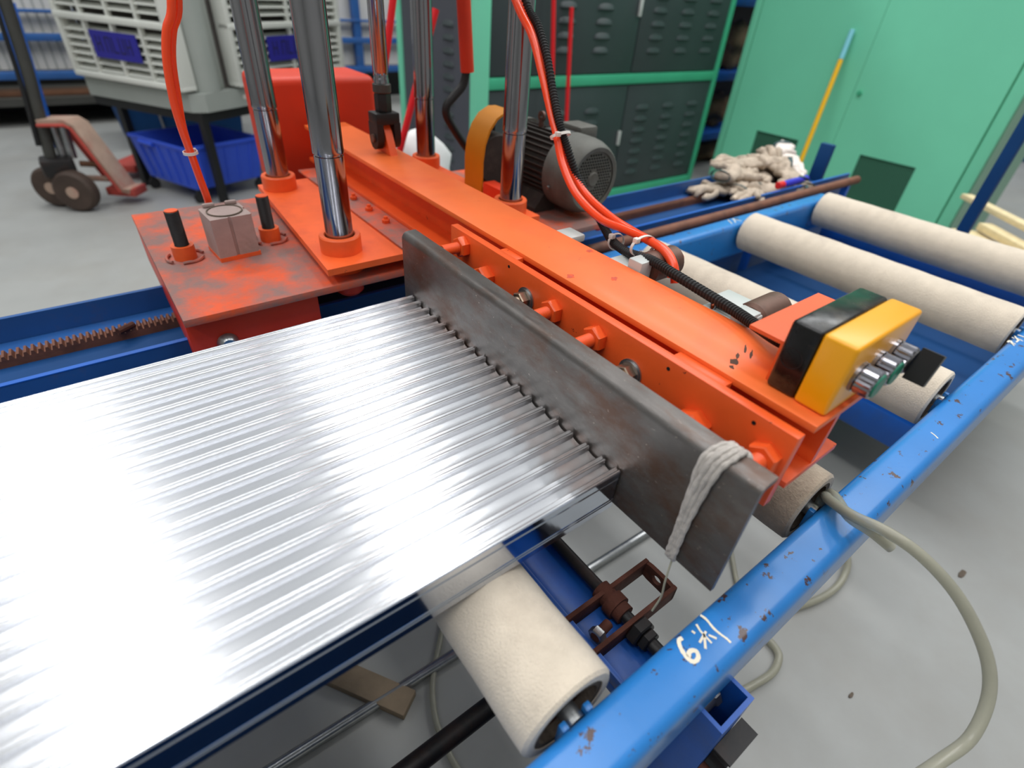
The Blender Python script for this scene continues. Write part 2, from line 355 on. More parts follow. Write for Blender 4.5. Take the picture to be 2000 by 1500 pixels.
for nm, strokes, wd, lab in (('painted_numeral', marks6, 0.0042, 'cream painted numeral 6'), ('painted_character', marksm, 0.0028, 'cream painted metre character'), ('painted_line', brk, 0.0024, 'cream painted position line'),
                        ('painted_numeral', m7, 0.0030, 'cream painted seven metre mark'), ('painted_line', l7, 0.003, 'cream painted position line'), ('painted_line', arc, 0.002, 'short white painted tick')):
    g = G()
    for s_ in strokes: ribbon(g, s_, wd, ZM)
    obj(nm, g, 'paintmark', rail_n)['label'] = lab
g = G()
for s_ in fm: ribbon(g, s_, 0.003, ZM)
obj('painted_line', g, 'paintmark', rail_f)
# legs: open topped square tubes outside the near rail, plus far legs
def leg_mesh(x0, x1, y0, y1, z0, z1, t=0.005):
    g = G(); O = [(x0, y0), (x1, y0), (x1, y1), (x0, y1)]; I = [(x0 + t, y0 + t), (x1 - t, y0 + t), (x1 - t, y1 - t), (x0 + t, y1 - t)]
    A = [g.bm.verts.new((p[0], p[1], z0)) for p in O]; B = [g.bm.verts.new((p[0], p[1], z1)) for p in O]
    A2 = [g.bm.verts.new((p[0], p[1], z0)) for p in I]; B2 = [g.bm.verts.new((p[0], p[1], z1)) for p in I]
    g.loft([A, B, B2, A2], closed=True); return g
for lx in (-1.45, -0.022, 1.45):
    if lx < 1: obj('leg', leg_mesh(lx, lx + 0.058, -0.208, -0.150, 0.0, 0.4645), 'blue_plain', conv)
    obj('leg', leg_mesh(lx, lx + 0.058, 0.530, 0.588, 0.0, 0.4645), 'blue_plain', conv)
# rusty bolt end and black foot pad by the near leg
g = G(); g.cyl((-0.012, -0.176, 0.43), (0.016, -0.176, 0.43), 0.009, n=14); g.nut((0.016, -0.176, 0.43), (1, 0, 0), 0.02, 0.01); obj('bolt', g, 'galv', conv)
g = G(); g.prism([(0.0, 0.24), (0.045, 0.24), (0.05, 0.32), (0.045, 0.395), (0.0, 0.38)], 'y', -0.228, -0.2085); obj('foot_bracket', g, 'blackpaint', conv)
g = G(); g.box((-0.005, -0.230, 0.396), (0.048, -0.2085, 0.399)); obj('bracket_flange', g, 'blackpaint', conv)
g = G(); g.cyl((-0.012, -0.245, 0.36), (-0.012, -0.2085, 0.36), 0.007, n=12); g.nut((-0.012, -0.245, 0.36), (0, -1, 0), 0.017, 0.008); obj('bolt', g, 'rust', conv)
# cross beams under the rollers
def cross(x0, x1, z0, z1, name='cross_beam', m='blue_plain'):
    g = G(); g.box((x0, -0.131, z0), (x1, 0.523, z1), 0.004); return obj(name, g, m, conv)
cb = cross(-0.060, 0.012, 0.400, 0.420)
for xx in (-0.060, 0.006):
    g = G(); g.box((xx, -0.131, 0.420), (xx + 0.006, 0.523, 0.440), 0.001); obj('beam_lip', g, 'blue_plain', cb)
cross(-1.25, -1.18, 0.40, 0.43)
# blue drip tray under the far rollers, with a folded front lip
g = G(); g.box((1.12, -0.165, 0.336), (2.04, 0.60, 0.340)); tray = obj('tray', g, 'navy', conv)
g = G(); g.box((1.06, -0.150, 0.17), (1.085, 0.60, 0.252), 0.003); cbx = obj('cross_beam', g, 'blue_plain', conv)
g = G(); g.box((1.085, -0.150, 0.20), (1.12, 0.60, 0.34)); obj('tray_front', g, 'navy', tray)
g = G(); g.box((1.582, -0.131, 0.40), (1.615, 0.523, 0.464), 0.004); obj('end_beam', g, 'blue_plain', conv)
g = G(); g.box((-1.39, -0.160, 0.12), (-0.026, -0.157, 0.4645)); obj('shade_sheet', g, 'navy', conv)  # unseen sheet added to darken the panel side's reflection and the floor
# black tie rod along the bed
g = G(); g.cyl((-1.6, -0.013, 0.33), (-0.06, -0.010, 0.33), 0.0125, n=16); obj('tie_rod', g, 'blackpaint', conv)

# felt rollers
RX = [-0.995, -0.580, -0.165, 0.250, 0.665, 1.080, 1.495]
rl_labels = {-0.995: None, -0.580: None,
  -0.165: 'cream felt roller with its bare end in front, under the aluminium panel',
  0.250: 'worn grey-brown felt roller half hidden under the orange beam end',
  0.665: 'cream felt roller just behind the yellow control box',
  1.080: 'middle one of the three cream felt rollers behind the control box',
  1.495: 'farthest cream felt roller, in front of the mint cabinet'}
ZR = 0.543
protoR = None
for i, x in enumerate(RX):
    if rl_labels[x] is None: continue
    r = thing('felt_roller', rl_labels[x], 'roller', (x, 0.2, ZR), group='felt covered conveyor rollers')
    ya, yb = (-0.121, 0.513)
    if protoR is None:
        g = G(); R0 = 0.0515
        prof = [(0.040, ya + 0.0), (R0 - 0.003, ya), (R0, ya + 0.003)] + [(R0 + 0.0004 * math.sin(j * 1.7), ya + 0.003 + (yb - ya - 0.006) * j / 24) for j in range(1, 24)] + [(R0, yb - 0.003), (R0 - 0.003, yb), (0.040, yb)]
        prof = [(a, b - 0.2) for a, b in prof]
        g.lathe(prof, (0, 0, 0), (0, 1, 0), 64, closed=True)
        sl = obj('felt_sleeve', g, 'felt', r, local=True)
        g = G(); g.pipe((0, ya - 0.2 + 0.001, 0), (0, yb - 0.2 - 0.001, 0), 0.0405, 0.034, 40); core = obj('core_tube', g, 'felt_end', r, local=True)
        g = G(); g.cyl((0, ya - 0.2 + 0.012, 0), (0, ya - 0.2 + 0.02, 0), 0.0345, n=32); g.cyl((0, yb - 0.2 - 0.02, 0), (0, yb - 0.2 - 0.012, 0), 0.0345, n=32); en = obj('end_plate', g, 'rust', r, local=True)
        g = G(); g.cyl((0, -0.131 - 0.2 + 0.0015, 0), (0, 0.523 - 0.2 - 0.0015, 0), 0.010, n=16); ax = obj('axle', g, 'galv', r, local=True)
        protoR = r; parts = [sl, core, en, ax]
    else:
        for p_ in parts:
            o = inst(p_, r)
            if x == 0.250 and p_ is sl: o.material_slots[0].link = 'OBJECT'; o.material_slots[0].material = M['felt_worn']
# axle seats, blue blocks on the rail inside
for x in RX[2:]:
    for sx in (-0.014, 0.014):
        for yy in (-0.131, 0.5155):
            g = G(); g.box((x + sx - 0.0035, yy, ZR - 0.02), (x + sx + 0.0035, yy + 0.0075, ZR + 0.012), 0.001)
            obj('axle_seat', g, 'blue', conv)

# rusty tensioner fork under the bed
tf = thing('tensioner_bracket', 'rusty iron tensioner fork with bolt, under the bed beside the front roller', 'bracket', (0.01, -0.04, 0.42))
for yy in (-0.020, -0.068):
    g = G(); g.box((-0.10, yy - 0.003, 0.420), (0.084, yy + 0.003, 0.448), 0.0008); obj('fork_arm', g, 'rust', tf)
g = G()
# end plate with a hole: ring of quads
y0, y1, z0, z1, x0, x1 = -0.071, -0.017, 0.420, 0.448, 0.078, 0.084
cy, cz, hr, n = -0.044, 0.434, 0.0075, 16
def sqp(a):
    c, s_ = math.cos(a), math.sin(a); hy, hz = (y1 - y0) / 2, (z1 - z0) / 2; k = 1 / max(abs(c) / hy, abs(s_) / hz); return (cy + c * k, cz + s_ * k)
for (a_, b_) in ((0, 1),):
    out = [sqp(2 * PI * i / n + PI / n * 0) for i in range(n)]; inn = [(cy + hr * math.cos(2 * PI * i / n), cz + hr * math.sin(2 * PI * i / n)) for i in range(n)]
    A = [g.bm.verts.new((x0, p[0], p[1])) for p in out]; B = [g.bm.verts.new((x1, p[0], p[1])) for p in out]
    A2 = [g.bm.verts.new((x0, p[0], p[1])) for p in inn]; B2 = [g.bm.verts.new((x1, p[0], p[1])) for p in inn]
    g.loft([A, B, B2, A2], closed=True)
obj('end_plate', g, 'rust', tf)
g = G(); g.cyl((0.006, -0.010, 0.436), (0.006, -0.055, 0.436), 0.0135, n=20); g.cyl((0.006, -0.030, 0.436), (0.006, -0.044, 0.436), 0.017, n=20); obj('coupling', g, 'rust', tf)
g = G(); g.nut((0.006, -0.073, 0.436), (0, -1, 0), 0.034, 0.014); g.nut((0.006, -0.088, 0.436), (0, -1, 0), 0.026, 0.010); obj('nut', g, 'blackpaint', tf)
g = G(); g.cyl((0.006, -0.1305, 0.436), (0.006, 0.515, 0.436), 0.0085, n=16); obj('drive_shaft', g, 'blackpaint', tf)
g = G(); g.nut((-0.040, -0.055, 0.446), (-0.85, -0.1, 0), 0.019, 0.010); nb = obj('nut', g, 'galv', tf)
g = G(); g.cyl((-0.05, -0.056, 0.446), (-0.024, -0.053, 0.446), 0.0065, n=14); obj('bolt', g, 'rust', tf)

# ================================================================== aluminium panel
pan = thing('aluminium_panel', 'shiny ribbed extruded aluminium panel lying on the felt rollers', 'metal panel', (-0.7, 0.23, 0.5945))
XA, XB = -1.45, -0.0025
YN, YF = 0.0, 0.461
ZB, ZT = 0.5946, 0.650
NR = 18; pitch = (YF - YN) / NR
zf = ZT - 0.0075
g = G(); g.box((XA, YN + 0.004, ZB), (XB, YF - 0.004, ZB + 0.003)); obj('bottom_sheet', g, 'alu', pan)
# deck: one shallow trough between each pair of ribs
prof = []
for k in range(NR):
    ya_, yb_ = YN + pitch * k + (0.0050 if k == 0 else 0.0), YN + pitch * (k + 1) - (0.0050 if k == NR - 1 else 0.0)
    for j in range(8):
        t_ = j / 8.0; prof.append((ya_ + (yb_ - ya_) * t_, zf + 0.0022 - 0.0046 * math.sin(PI * t_) ** 0.8))
prof.append((YF - 0.0050, zf + 0.0022))
g = G(); low = [(y_, z_ - 0.0025) for y_, z_ in reversed(prof)]
A = [g.bm.verts.new((XA, y_, z_)) for y_, z_ in prof]; B = [g.bm.verts.new((XB, y_, z_)) for y_, z_ in prof]
A2 = [g.bm.verts.new((XA, y_, z_ - 0.0025)) for y_, z_ in prof]; B2 = [g.bm.verts.new((XB, y_, z_ - 0.0025)) for y_, z_ in prof]
for i in range(len(prof) - 1):
    g.bm.faces.new((A[i], B[i], B[i + 1], A[i + 1])); g.bm.faces.new((B[i], B2[i], B2[i + 1], B[i + 1])); g.bm.faces.new((A2[i], A2[i + 1], B2[i + 1], B2[i]))
bmesh.ops.recalc_face_normals(g.bm, faces=g.bm.faces[:])
obj('deck', g, 'alu', pan, angle=0.9)
# side walls with small double grooves
def side_profile(y, sgn):
    z = [ZB, ZB + 0.0085, ZB + 0.0092, ZB + 0.0105, ZB + 0.0112, ZB + 0.0125, ZB + 0.0132, ZT - 0.0135, ZT - 0.0128, ZT - 0.0112, ZT - 0.0105, ZT - 0.0085, ZT - 0.0078, ZT - 0.0008]
    o = [0, 0, 0.0008, 0.0008, 0, 0, 0.0008, 0.0008, 0, 0, 0.0008, 0.0008, 0, 0]
    outer = [(y + sgn * d, zz) for d, zz in zip(o, z)] + [(y + sgn * 0.0009, ZT - 0.0002)]
    return outer + [(y + sgn * 0.0009, ZT - 0.007), (y + sgn * 0.0045, ZT - 0.008), (y + sgn * 0.0045, ZB)]
for y, sg in ((YN, 1), (YF, -1)):
    g = G(); g.prism(side_profile(y, sg), 'x', XA, XB); obj('side_wall', g, 'alu_side', pan, angle=0.3)
# raised ribs, one object each, shared mesh
def rib_profile():
    w2 = 0.0040; h = ZT - zf
    return [(-w2, 0), (-w2, h - 0.0009), (-w2 + 0.0003, h - 0.0003), (-w2 + 0.0009, h), (-0.0014, h), (-0.0006, h - 0.0009), (0.0006, h - 0.0009), (0.0014, h), (w2 - 0.0009, h), (w2 - 0.0003, h - 0.0003), (w2, h - 0.0009), (w2, 0)]
g = G(); g.prism(rib_profile(), 'x', XA, XB); ribm = obj('rib', g, 'alu', pan, local=True, angle=1.0)
for k in range(NR + 1):
    y = YN + pitch * k + (0.0050 if k == 0 else 0) - (0.0050 if k == NR else 0)
    o = ribm if k == 0 else inst(ribm, pan)
    o.location = V((0.7 + random.uniform(-0.0015, 0.0008), y - 0.23, zf - 0.5945))
# ================================================================== stop plate
g = G()
t = 0.006; r = 0.011; W = 0.024; zt, zb = 0.744, 0.598
prof = [(0, zb)]
for i in range(7):
    a = PI - PI / 2 * i / 6; prof.append((r + r * math.cos(a), zt - r + r * math.sin(a)))
prof += [(W, zt), (W, zt - t)]
for i in range(7):
    a = PI / 2 + PI / 2 * i / 6; prof.append((r + (r - t) * math.cos(a), zt - r + (r - t) * math.sin(a)))
prof += [(t, zb)]
g.prism(prof, 'y', -0.131, 0.487)
stop = single('stop_plate', g, 'steel_dark', 'dark bare steel angle plate pressed against the end of the aluminium panel', 'steel plate', origin=(0.003, 0.18, 0.598))
g = G(); g.box((0.008, 0.488, 0.62), (0.0225, 0.492, 0.733), 0.001); o = obj('end_strip', g, 'steel_dark'); bmesh
o.parent = stop; o.location = -V(stop.location)
# twine
tw = thing('twine_tie', 'white plastic twine wrapped around the dark steel stop plate', 'twine', (0.0, -0.085, 0.60))
def strand(offs, sw, k):
    pts = [(0.027, -0.093 + offs * 0.6, 0.735), (0.022, -0.093 + offs * 0.7, zt + 0.003), (0.008, -0.090 + offs, zt + 0.002 + k * 0.001), (-0.0025 - k * 0.001, -0.086 + offs, 0.733), (-0.004 - k * 0.001, -0.083 + offs * sw, 0.69), (-0.004, -0.0825 + offs * sw * 0.7, 0.65), (-0.0035, -0.083 + offs * 0.45, 0.615), (-0.0025, -0.083 + offs * 0.4, 0.600), (0.004, -0.083 + offs * 0.4, 0.5955)]
    g = G(); g.sweep(pts, 0.0032, 8, rfun=lambda i, n: 0.0021 + 0.0010 * abs(math.sin(i * 0.9 + k * 2))); return g
for k, (of, sw) in enumerate(((-0.008, 0.8), (-0.003, 0.6), (0.002, 1.0), (0.006, 0.8), (0.009, 0.5))):
    obj('strand', strand(of, sw, k % 3), 'twine', tw)
g = G(); g.sphere((0.026, -0.099, 0.741), (0.005, 0.007, 0.005)); obj('knot', g, 'twine', tw)
g = G(); g.sweep([(0.002, -0.084, 0.5955), (-0.008, -0.09, 0.57), (-0.012, -0.094, 0.55), (-0.02, -0.094, 0.53)], 0.0012, 6); obj('loose_end', g, 'clear', tw)

# ================================================================== clamp beam
beam = thing('clamp_beam', 'long orange H-section beam with bolted front plate, carrying the control box', 'beam', (0.145, 0.5, 0.676))
x0, x1, z0, z1, ya, yb = 0.095, 0.197, 0.676, 0.757, -0.121, 1.165
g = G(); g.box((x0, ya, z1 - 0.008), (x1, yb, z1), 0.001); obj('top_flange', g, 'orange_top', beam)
g = G(); g.box((x0, ya, z0), (x1, yb, z0 + 0.008), 0.001); obj('bottom_flange', g, 'orange', beam)
g = G(); g.prism([(0.142, z0 + 0.008), (0.1495, z0 + 0.008), (0.1495, z1 - 0.008), (0.142, z1 - 0.008)], 'y', ya + 0.001, yb); obj('web', g, 'orange', beam)
fp = None
g = G(); g.box((0.0655, -0.120, 0.668), (0.0775, 0.450, 0.7565), 0.0008); fp = obj('front_plate', g, 'orange', beam)
for y0, y1 in ((0.305, 0.345), (-0.035, 0.030)):
    g = G(); g.box((0.0775, y0, 0.70), (0.0948, y1, 0.7525), 0.001); obj('spacer_block', g, 'orange', beam)
for y in (0.24, -0.055):
    g = G(); g.cyl((0.078, y, 0.728), (0.094, y, 0.728), 0.016, n=20); obj('spacer_tube', g, 'blackpaint', beam)
# nuts and bolts through the front plate
def thread_cyl(g, p0, p1, r, pit=0.0016):
    p0, p1 = V(p0), V(p1); L_ = (p1 - p0).length; n = int(L_ / pit); pr = [(r * 0.9, 0)]
    for i in range(n): pr += [(r * 0.93, i * pit), (r, (i + 0.5) * pit)]
    pr.append((r * 0.9, L_)); g.lathe(pr, p0, p1 - p0, 20)
for (y, z) in ((0.410, 0.741), (0.200, 0.733), (0.122, 0.735), (-0.102, 0.727)):
    z -= 0.004
    g = G(); thread_cyl(g, (0.0255, y, z), (0.0655, y, z), 0.0084); bo = obj('adjusting_bolt', g, 'orange', fp)
    g = G(); g.nut((0.0655, y, z), (-1, 0, 0), 0.0275, 0.013, PI / 6); nu = obj('nut', g, 'orange', fp)
for (y, z) in ((0.348, 0.711), (-0.028, 0.706)):
    g = G(); g.nut((0.0655, y, z), (-1, 0, 0), 0.034, 0.017, PI / 6); obj('nut', g, 'orange', fp)
    g = G(); thread_cyl(g, (0.036, y, z), (0.0655, y, z), 0.0085); obj('bolt', g, 'orange', fp)
for (y, z) in ((0.258, 0.718), (0.066, 0.714)):
    g = G(); g.cyl((0.0655, y, z), (0.0635, y, z), 0.0165, n=24); g.cyl((0.0635, y, z), (0.0615, y, z), 0.0145, n=24); obj('washer', g, 'galv', fp)
    g = G(); g.nut((0.0615, y, z), (-1, 0, 0), 0.022, 0.011, 0.4); obj('nut', g, 'zinc', fp)
    g = G(); thread_cyl(g, (0.042, y, z), (0.0615, y, z), 0.007); obj('bolt_end', g, 'zinc', fp)
for (y, z) in ((0.300, 0.748), (0.021, 0.746), (-0.080, 0.746)):
    g = G(); g.cyl((0.0652, y, z), (0.0660, y, z), 0.0022, n=12); obj('drilled_hole', g, 'hole', fp)
# bolts along the bottom flange and its base strip
g = G(); g.box((0.044, 0.572, 0.672), (0.25, 1.10, 0.6759), 0.0005); obj('base_strip', g, 'orange_dusty', beam)
for yy in (0.60, 0.70, 0.775, 0.85, 0.95):
    g = G(); g.nut((0.073, yy, 0.676), (0, 0, 1), 0.013, 0.007, 0.3); g.cyl((0.073, yy, 0.683), (0.073, yy, 0.688), 0.004, n=10); obj('flange_bolt', g, 'orange', beam)
# bent bracket that holds the control box
g = G(); g.prism([(-0.0565, 0.757), (-0.0525, 0.757), (-0.0525, 0.798), (-0.018, 0.798), (-0.018, 0.802), (-0.0565, 0.802)], 'x', 0.122, 0.256); obj('box_bracket', g, 'orange', beam)
# lug for the piston on top of the beam
g = G(); g.prism([(0.835, 0.757), (0.905, 0.757), (0.895, 0.80), (0.875, 0.822), (0.855, 0.80)], 'x', 0.157, 0.173); obj('piston_lug', g, 'orange', beam)

# paint worn off the beam top
def scuff(x, y, sx, sy, m_):
    g = G(); n = 11; rot = random.uniform(0, 3); pts = []
    for i in range(n):
        a = 2 * PI * i / n; q = 0.45 + 0.55 * random.random(); px_, py_ = sx * q * math.cos(a), sy * q * math.sin(a)
        pts.append((x + px_ * math.cos(0.5) - py_ * math.sin(0.5), y + px_ * math.sin(0.5) + py_ * math.cos(0.5)))
    g.prism(pts, 'z', 0.7568, 0.75715); o = obj('paint_scuff', g, m_, beam); return o
for (x, y, sx, sy, m_) in ((0.121, -0.0165, 0.009, 0.0050, 'scuff'), (0.133, -0.0125, 0.010, 0.0024, 'scuff'), (0.152, -0.0095, 0.012, 0.0017, 'scuff'), (0.150, -0.0185, 0.012, 0.0018, 'scuff'), (0.110, -0.0215, 0.005, 0.003, 'scuff'), (0.106, 0.222, 0.008, 0.007, 'scuff_red'), (0.187, 0.270, 0.009, 0.007, 'scuff_red'), (0.152, 0.186, 0.008, 0.006, 'scuff_red')):
    scuff(x, y, sx, sy, m_)

# ------------------------------------------------------------------ control box
box = thing('control_box', 'black and yellow push button control box mounted on the orange beam end', 'control box', (0.178, -0.085, 0.757))
X0, X1, Z0, Z1 = 0.113, 0.244, 0.7575, 0.8305
g = G(); g.box((X0, -0.0865, Z0), (X1, -0.0570, Z1), 0.004, 3); obj('base', g, 'blackplastic', box)
g = G(); g.box((X0 - 0.001, -0.1175, Z0 - 0.0003), (X1 + 0.001, -0.0865, Z1 + 0.001), 0.004, 4); cov = obj('cover', g, 'yellow', box)
g = G(); g.lathe([(0.0095, 0), (0.0105, 0), (0.0105, 0.0006), (0.0095, 0.0006)], (X0 + 0.0003, -0.070, 0.795), (-1, 0, 0), 32, closed=True); obj('knockout_ring', g, 'blackplastic2', box)
def knurl(g, y0, y1, x, z, r):
    n = 40
    rings = []
    for (yy, k) in ((y0, 0.93), (y0 - 0.001, 1.0), (y1 + 0.0015, 1.0), (y1, 0.93)):
        rings.append([g.bm.verts.new((x + math.cos(2 * PI * i / n) * r * k * (1.0 if i % 2 else 0.94), yy, z + math.sin(2 * PI * i / n) * r * k * (1.0 if i % 2 else 0.94))) for i in range(n)])
    g.loft(rings)
for i, (x, nm) in enumerate(((0.142, 'push_button'), (0.178, 'push_button'), (0.214, 'selector_switch'))):
    z = 0.7935
    g = G(); g.cyl((x, -0.1175, z), (x, -0.1205, z), 0.0148, n=32); knurl(g, -0.1205, -0.1355, x, z, 0.0140); b_ = obj(nm, g, 'chrome', box, angle=0.12)
    if i < 2:
        g = G(); g.cyl((x, -0.1335, z), (x, -0.1372, z), 0.0116, n=32, bev=0.0008); o = obj('button_cap', g, 'greencap', b_); o['label'] = 'green button cap'
    else:
        g = G(); g.cyl((x, -0.1335, z), (x, -0.1370, z), 0.0122, n=32); obj('switch_collar', g, 'blackplastic2', b_)
        g = G(); mm = Matrix.Translation((x, 0, z)) @ Matrix.Rotation(0.35, 4, 'Y'); g.prism([(-0.0055, -0.016), (0.0055, -0.016), (0.0048, 0.016), (-0.0048, 0.016)], 'y', -0.1375, -0.1560, m=mm)
        obj('switch_handle', g, 'blackplastic2', b_)
# ================================================================== clamp carriage
car = thing('clamp_carriage', 'orange gantry carriage with four chrome guide columns behind the aluminium panel', 'machine', (0.14, 0.81, 0.628))
g = G(); g.box((-0.312, 0.568, 0.628), (0.587, 1.055, 0.640), 0.0008); obj('lower_plate', g, 'orange_dusty', car)
g = G(); g.prism([(-0.096, 0.564), (0.20, 0.564), (0.20, 0.603), (0.377, 0.603), (0.377, 1.058), (-0.066, 1.04)], 'z', 0.6605, 0.6715); obj('upper_plate', g, 'orange_worn', car)
# side brackets below the lower plate
g = G(); g.box((-0.311, 0.588, 0.50), (-0.112, 0.600, 0.628), 0.0008); obj('apron', g, 'orange_red', car)
g = G(); g.box((-0.311, 0.600, 0.545), (-0.299, 1.05, 0.628), 0.0008); obj('side_bracket', g, 'orange_red', car)
g = G(); g.box((0.43, 0.60, 0.545), (0.50, 0.612, 0.628), 0.0008); obj('apron', g, 'orange_red', car)
g = G(); g.box((0.570, 0.612, 0.60), (0.582, 1.05, 0.628), 0.0008); obj('side_bracket', g, 'orange_red', car)
g = G(); g.cyl((-0.262, 0.588, 0.578), (-0.262, 0.574, 0.578), 0.016, 0.012, n=24, bev=0.002); obj('wheel_bolt', g, 'galv', car)
for xx in (-0.262, 0.46):
    g = G(); g.cyl((xx, 0.690, 0.525), (xx, 0.715, 0.525), 0.030, n=28, bev=0.003); obj('track_wheel', g, 'darkgrey', car)
    g = G(); g.cyl((xx, 0.600, 0.525), (xx, 0.69, 0.525), 0.010, n=16); obj('wheel_axle', g, 'darkgrey', car)
# guide columns
cols = [(-0.045, 0.630), (-0.030, 1.000), (0.333, 0.650), (0.342, 1.020)]
ZTOP = 1.42
for (x, y) in cols:
    c = None
    g = G(); R1 = 0.0238
    g.lathe([(R1 - 0.0012, 0.6716), (R1 - 0.0012, 0.826), (R1 - 0.0028, 0.827), (R1 - 0.0028, 0.829), (R1, 0.830), (R1 + 0.0002, 0.834), (R1 - 0.0003, 0.840), (R1 - 0.0003, ZTOP)], (x, y, 0), (0, 0, 1), 48)
    c = obj('guide_column', g, 'chrome', car, angle=0.9)
    g = G(); g.lathe([(0.0245, 0.6716), (0.0345, 0.6716), (0.0345, 0.698), (0.0330, 0.700), (0.0260, 0.700), (0.0245, 0.698)], (x, y, 0), (0, 0, 1), 40, closed=True); obj('collar', g, 'orange_worn', c)
    g = G(); g.cyl((x, y, 0.640), (x, y, 0.6605), 0.036, n=36); obj('spacer_disc', g, 'orange_worn', car)
g = G(); g.cyl((-0.045, 0.615, 0.598), (-0.045, 0.615, 0.628), 0.024, n=28, bev=0.006); obj('lower_boss', g, 'orange_red', car)
g = G(); g.box((-0.12, 0.55, ZTOP), (0.42, 1.08, ZTOP + 0.03), 0.002); obj('top_plate', g, 'darkgrey', car)
# studs with collars on the lower plate
for (x, y) in ((-0.264, 0.792), (-0.116, 0.806)):
    g = G(); thread_cyl(g, (x, y, 0.640), (x, y, 0.722), 0.0112, 0.002); st = obj('stud', g, 'blackpaint', car)
    g = G(); g.cyl((x, y, 0.7221), (x, y, 0.7235), 0.0100, n=20); obj('stud_tip', g, 'orange', st)
    g = G(); g.pipe((x, y, 0.6402), (x, y, 0.664), 0.0180, 0.0115, 28); obj('stud_collar', g, 'orange_worn', st)
    for a0 in (0.2, 2.4, 4.4):
        g = G(); g.sweep([(x + 0.029 * math.cos(a0 + t_ * 0.35), y + 0.029 * math.sin(a0 + t_ * 0.35), 0.6425 + 0.001 * math.sin(t_ * 2)) for t_ in range(5)], 0.0026, 6, sm=3); obj('weld_ring', g, 'orange_dusty', st)
# compact air cylinder
cy = thing('air_cylinder', 'square dusty grey compact air cylinder standing between two dark studs', 'cylinder', (-0.187, 0.775, 0.640))
g = G()
A_ = math.radians(4); mm = Matrix.Translation((-0.187, 0.778, 0)) @ Matrix.Rotation(A_, 4, 'Z')
hw = 0.0335
sq = [(-hw, -hw), (-0.006, -hw), (-0.005, -hw + 0.003), (-0.0015, -hw + 0.003), (-0.0005, -hw), (hw - 0.003, -hw), (hw, -hw + 0.003), (hw, -0.005), (hw - 0.003, -0.004), (hw - 0.003, 0.004), (hw, 0.005), (hw, hw - 0.003), (hw - 0.003, hw), (-hw + 0.003, hw), (-hw, hw - 0.003)]
g.prism(sq, 'z', 0.6455, 0.714, m=mm); obj('body', g, 'pinkgrey', cy, angle=0.4)
g = G(); g.box((-hw - 0.0004, -hw - 0.0004, 0.6402), (hw + 0.0004, hw + 0.0004, 0.6475), m=mm); obj('painted_foot', g, 'orange_worn', cy)
g = G(); g.lathe([(0.0265, 0.7141), (0.0285, 0.7141), (0.0285, 0.7162), (0.0265, 0.7162)], (-0.187, 0.778, 0), (0, 0, 1), 36, closed=True); obj('bore_ring', g, 'grime', cy)
g = G(); g.cyl((-0.187, 0.778, 0.7141), (-0.187, 0.778, 0.7148), 0.0262, n=36); obj('bore_face', g, 'pinkgrey', cy)
for sx in (-1, 1):
    g = G(); g.box((-0.187 + sx * 0.018 - 0.010, 0.805, 0.714), (-0.187 + sx * 0.018 + 0.010, 0.8125, 0.7215), 0.003); obj('port_block', g, 'pinkgrey', cy)

# piston and clevis
pis = thing('piston_rod', 'chrome piston rod with black fork clevis pinned to the orange beam', 'piston', (0.165, 0.87, 0.757))
g = G(); g.lathe([(0.0150, 0.885), (0.0150, 0.893), (0.0142, 0.894), (0.0142, 0.905), (0.0152, 0.906), (0.0152, ZTOP - 0.001)], (0.165, 0.87, 0), (0, 0, 1), 36); obj('rod', g, 'chrome', pis, angle=0.9)
g = G(); g.cyl((0.165, 0.87, 0.868), (0.165, 0.87, 0.885), 0.0180, n=28, bev=0.002); obj('lock_ring', g, 'darkgrey', pis)
g = G(); g.nut((0.165, 0.87, 0.834), (0, 0, 1), 0.029, 0.034); obj('hex_coupling', g, 'blackpaint', pis)
g = G(); g.box((0.139, 0.850, 0.812), (0.191, 0.890, 0.834), 0.003); fk = obj('fork_head', g, 'blackpaint', pis)
for xx in (0.139, 0.177):
    g = G(); g.prism([(0.850, 0.785), (0.853, 0.775), (0.860, 0.767), (0.870, 0.764), (0.880, 0.767), (0.887, 0.775), (0.890, 0.785), (0.890, 0.815), (0.850, 0.815)], 'x', xx, xx + 0.014); obj('fork_arm', g, 'blackpaint', pis)
g = G(); g.cyl((0.135, 0.87, 0.786), (0.195, 0.87, 0.786), 0.008, n=20); obj('pin', g, 'brownsteel', pis)

# saw housing behind the columns
g = G(); g.box((0.02, 1.195, 0.60), (0.302, 1.36, 0.852), 0.018, 4)
hs = thing('saw_housing', 'plain red-orange sheet metal housing behind the chrome columns', 'machine housing', (0.16, 1.28, 0))
obj('housing', g, 'orange_red', hs)
g = G(); g.box((0.06, 1.23, 0.0), (0.26, 1.33, 0.60), 0.003); obj('pedestal', g, 'orange_red', hs)

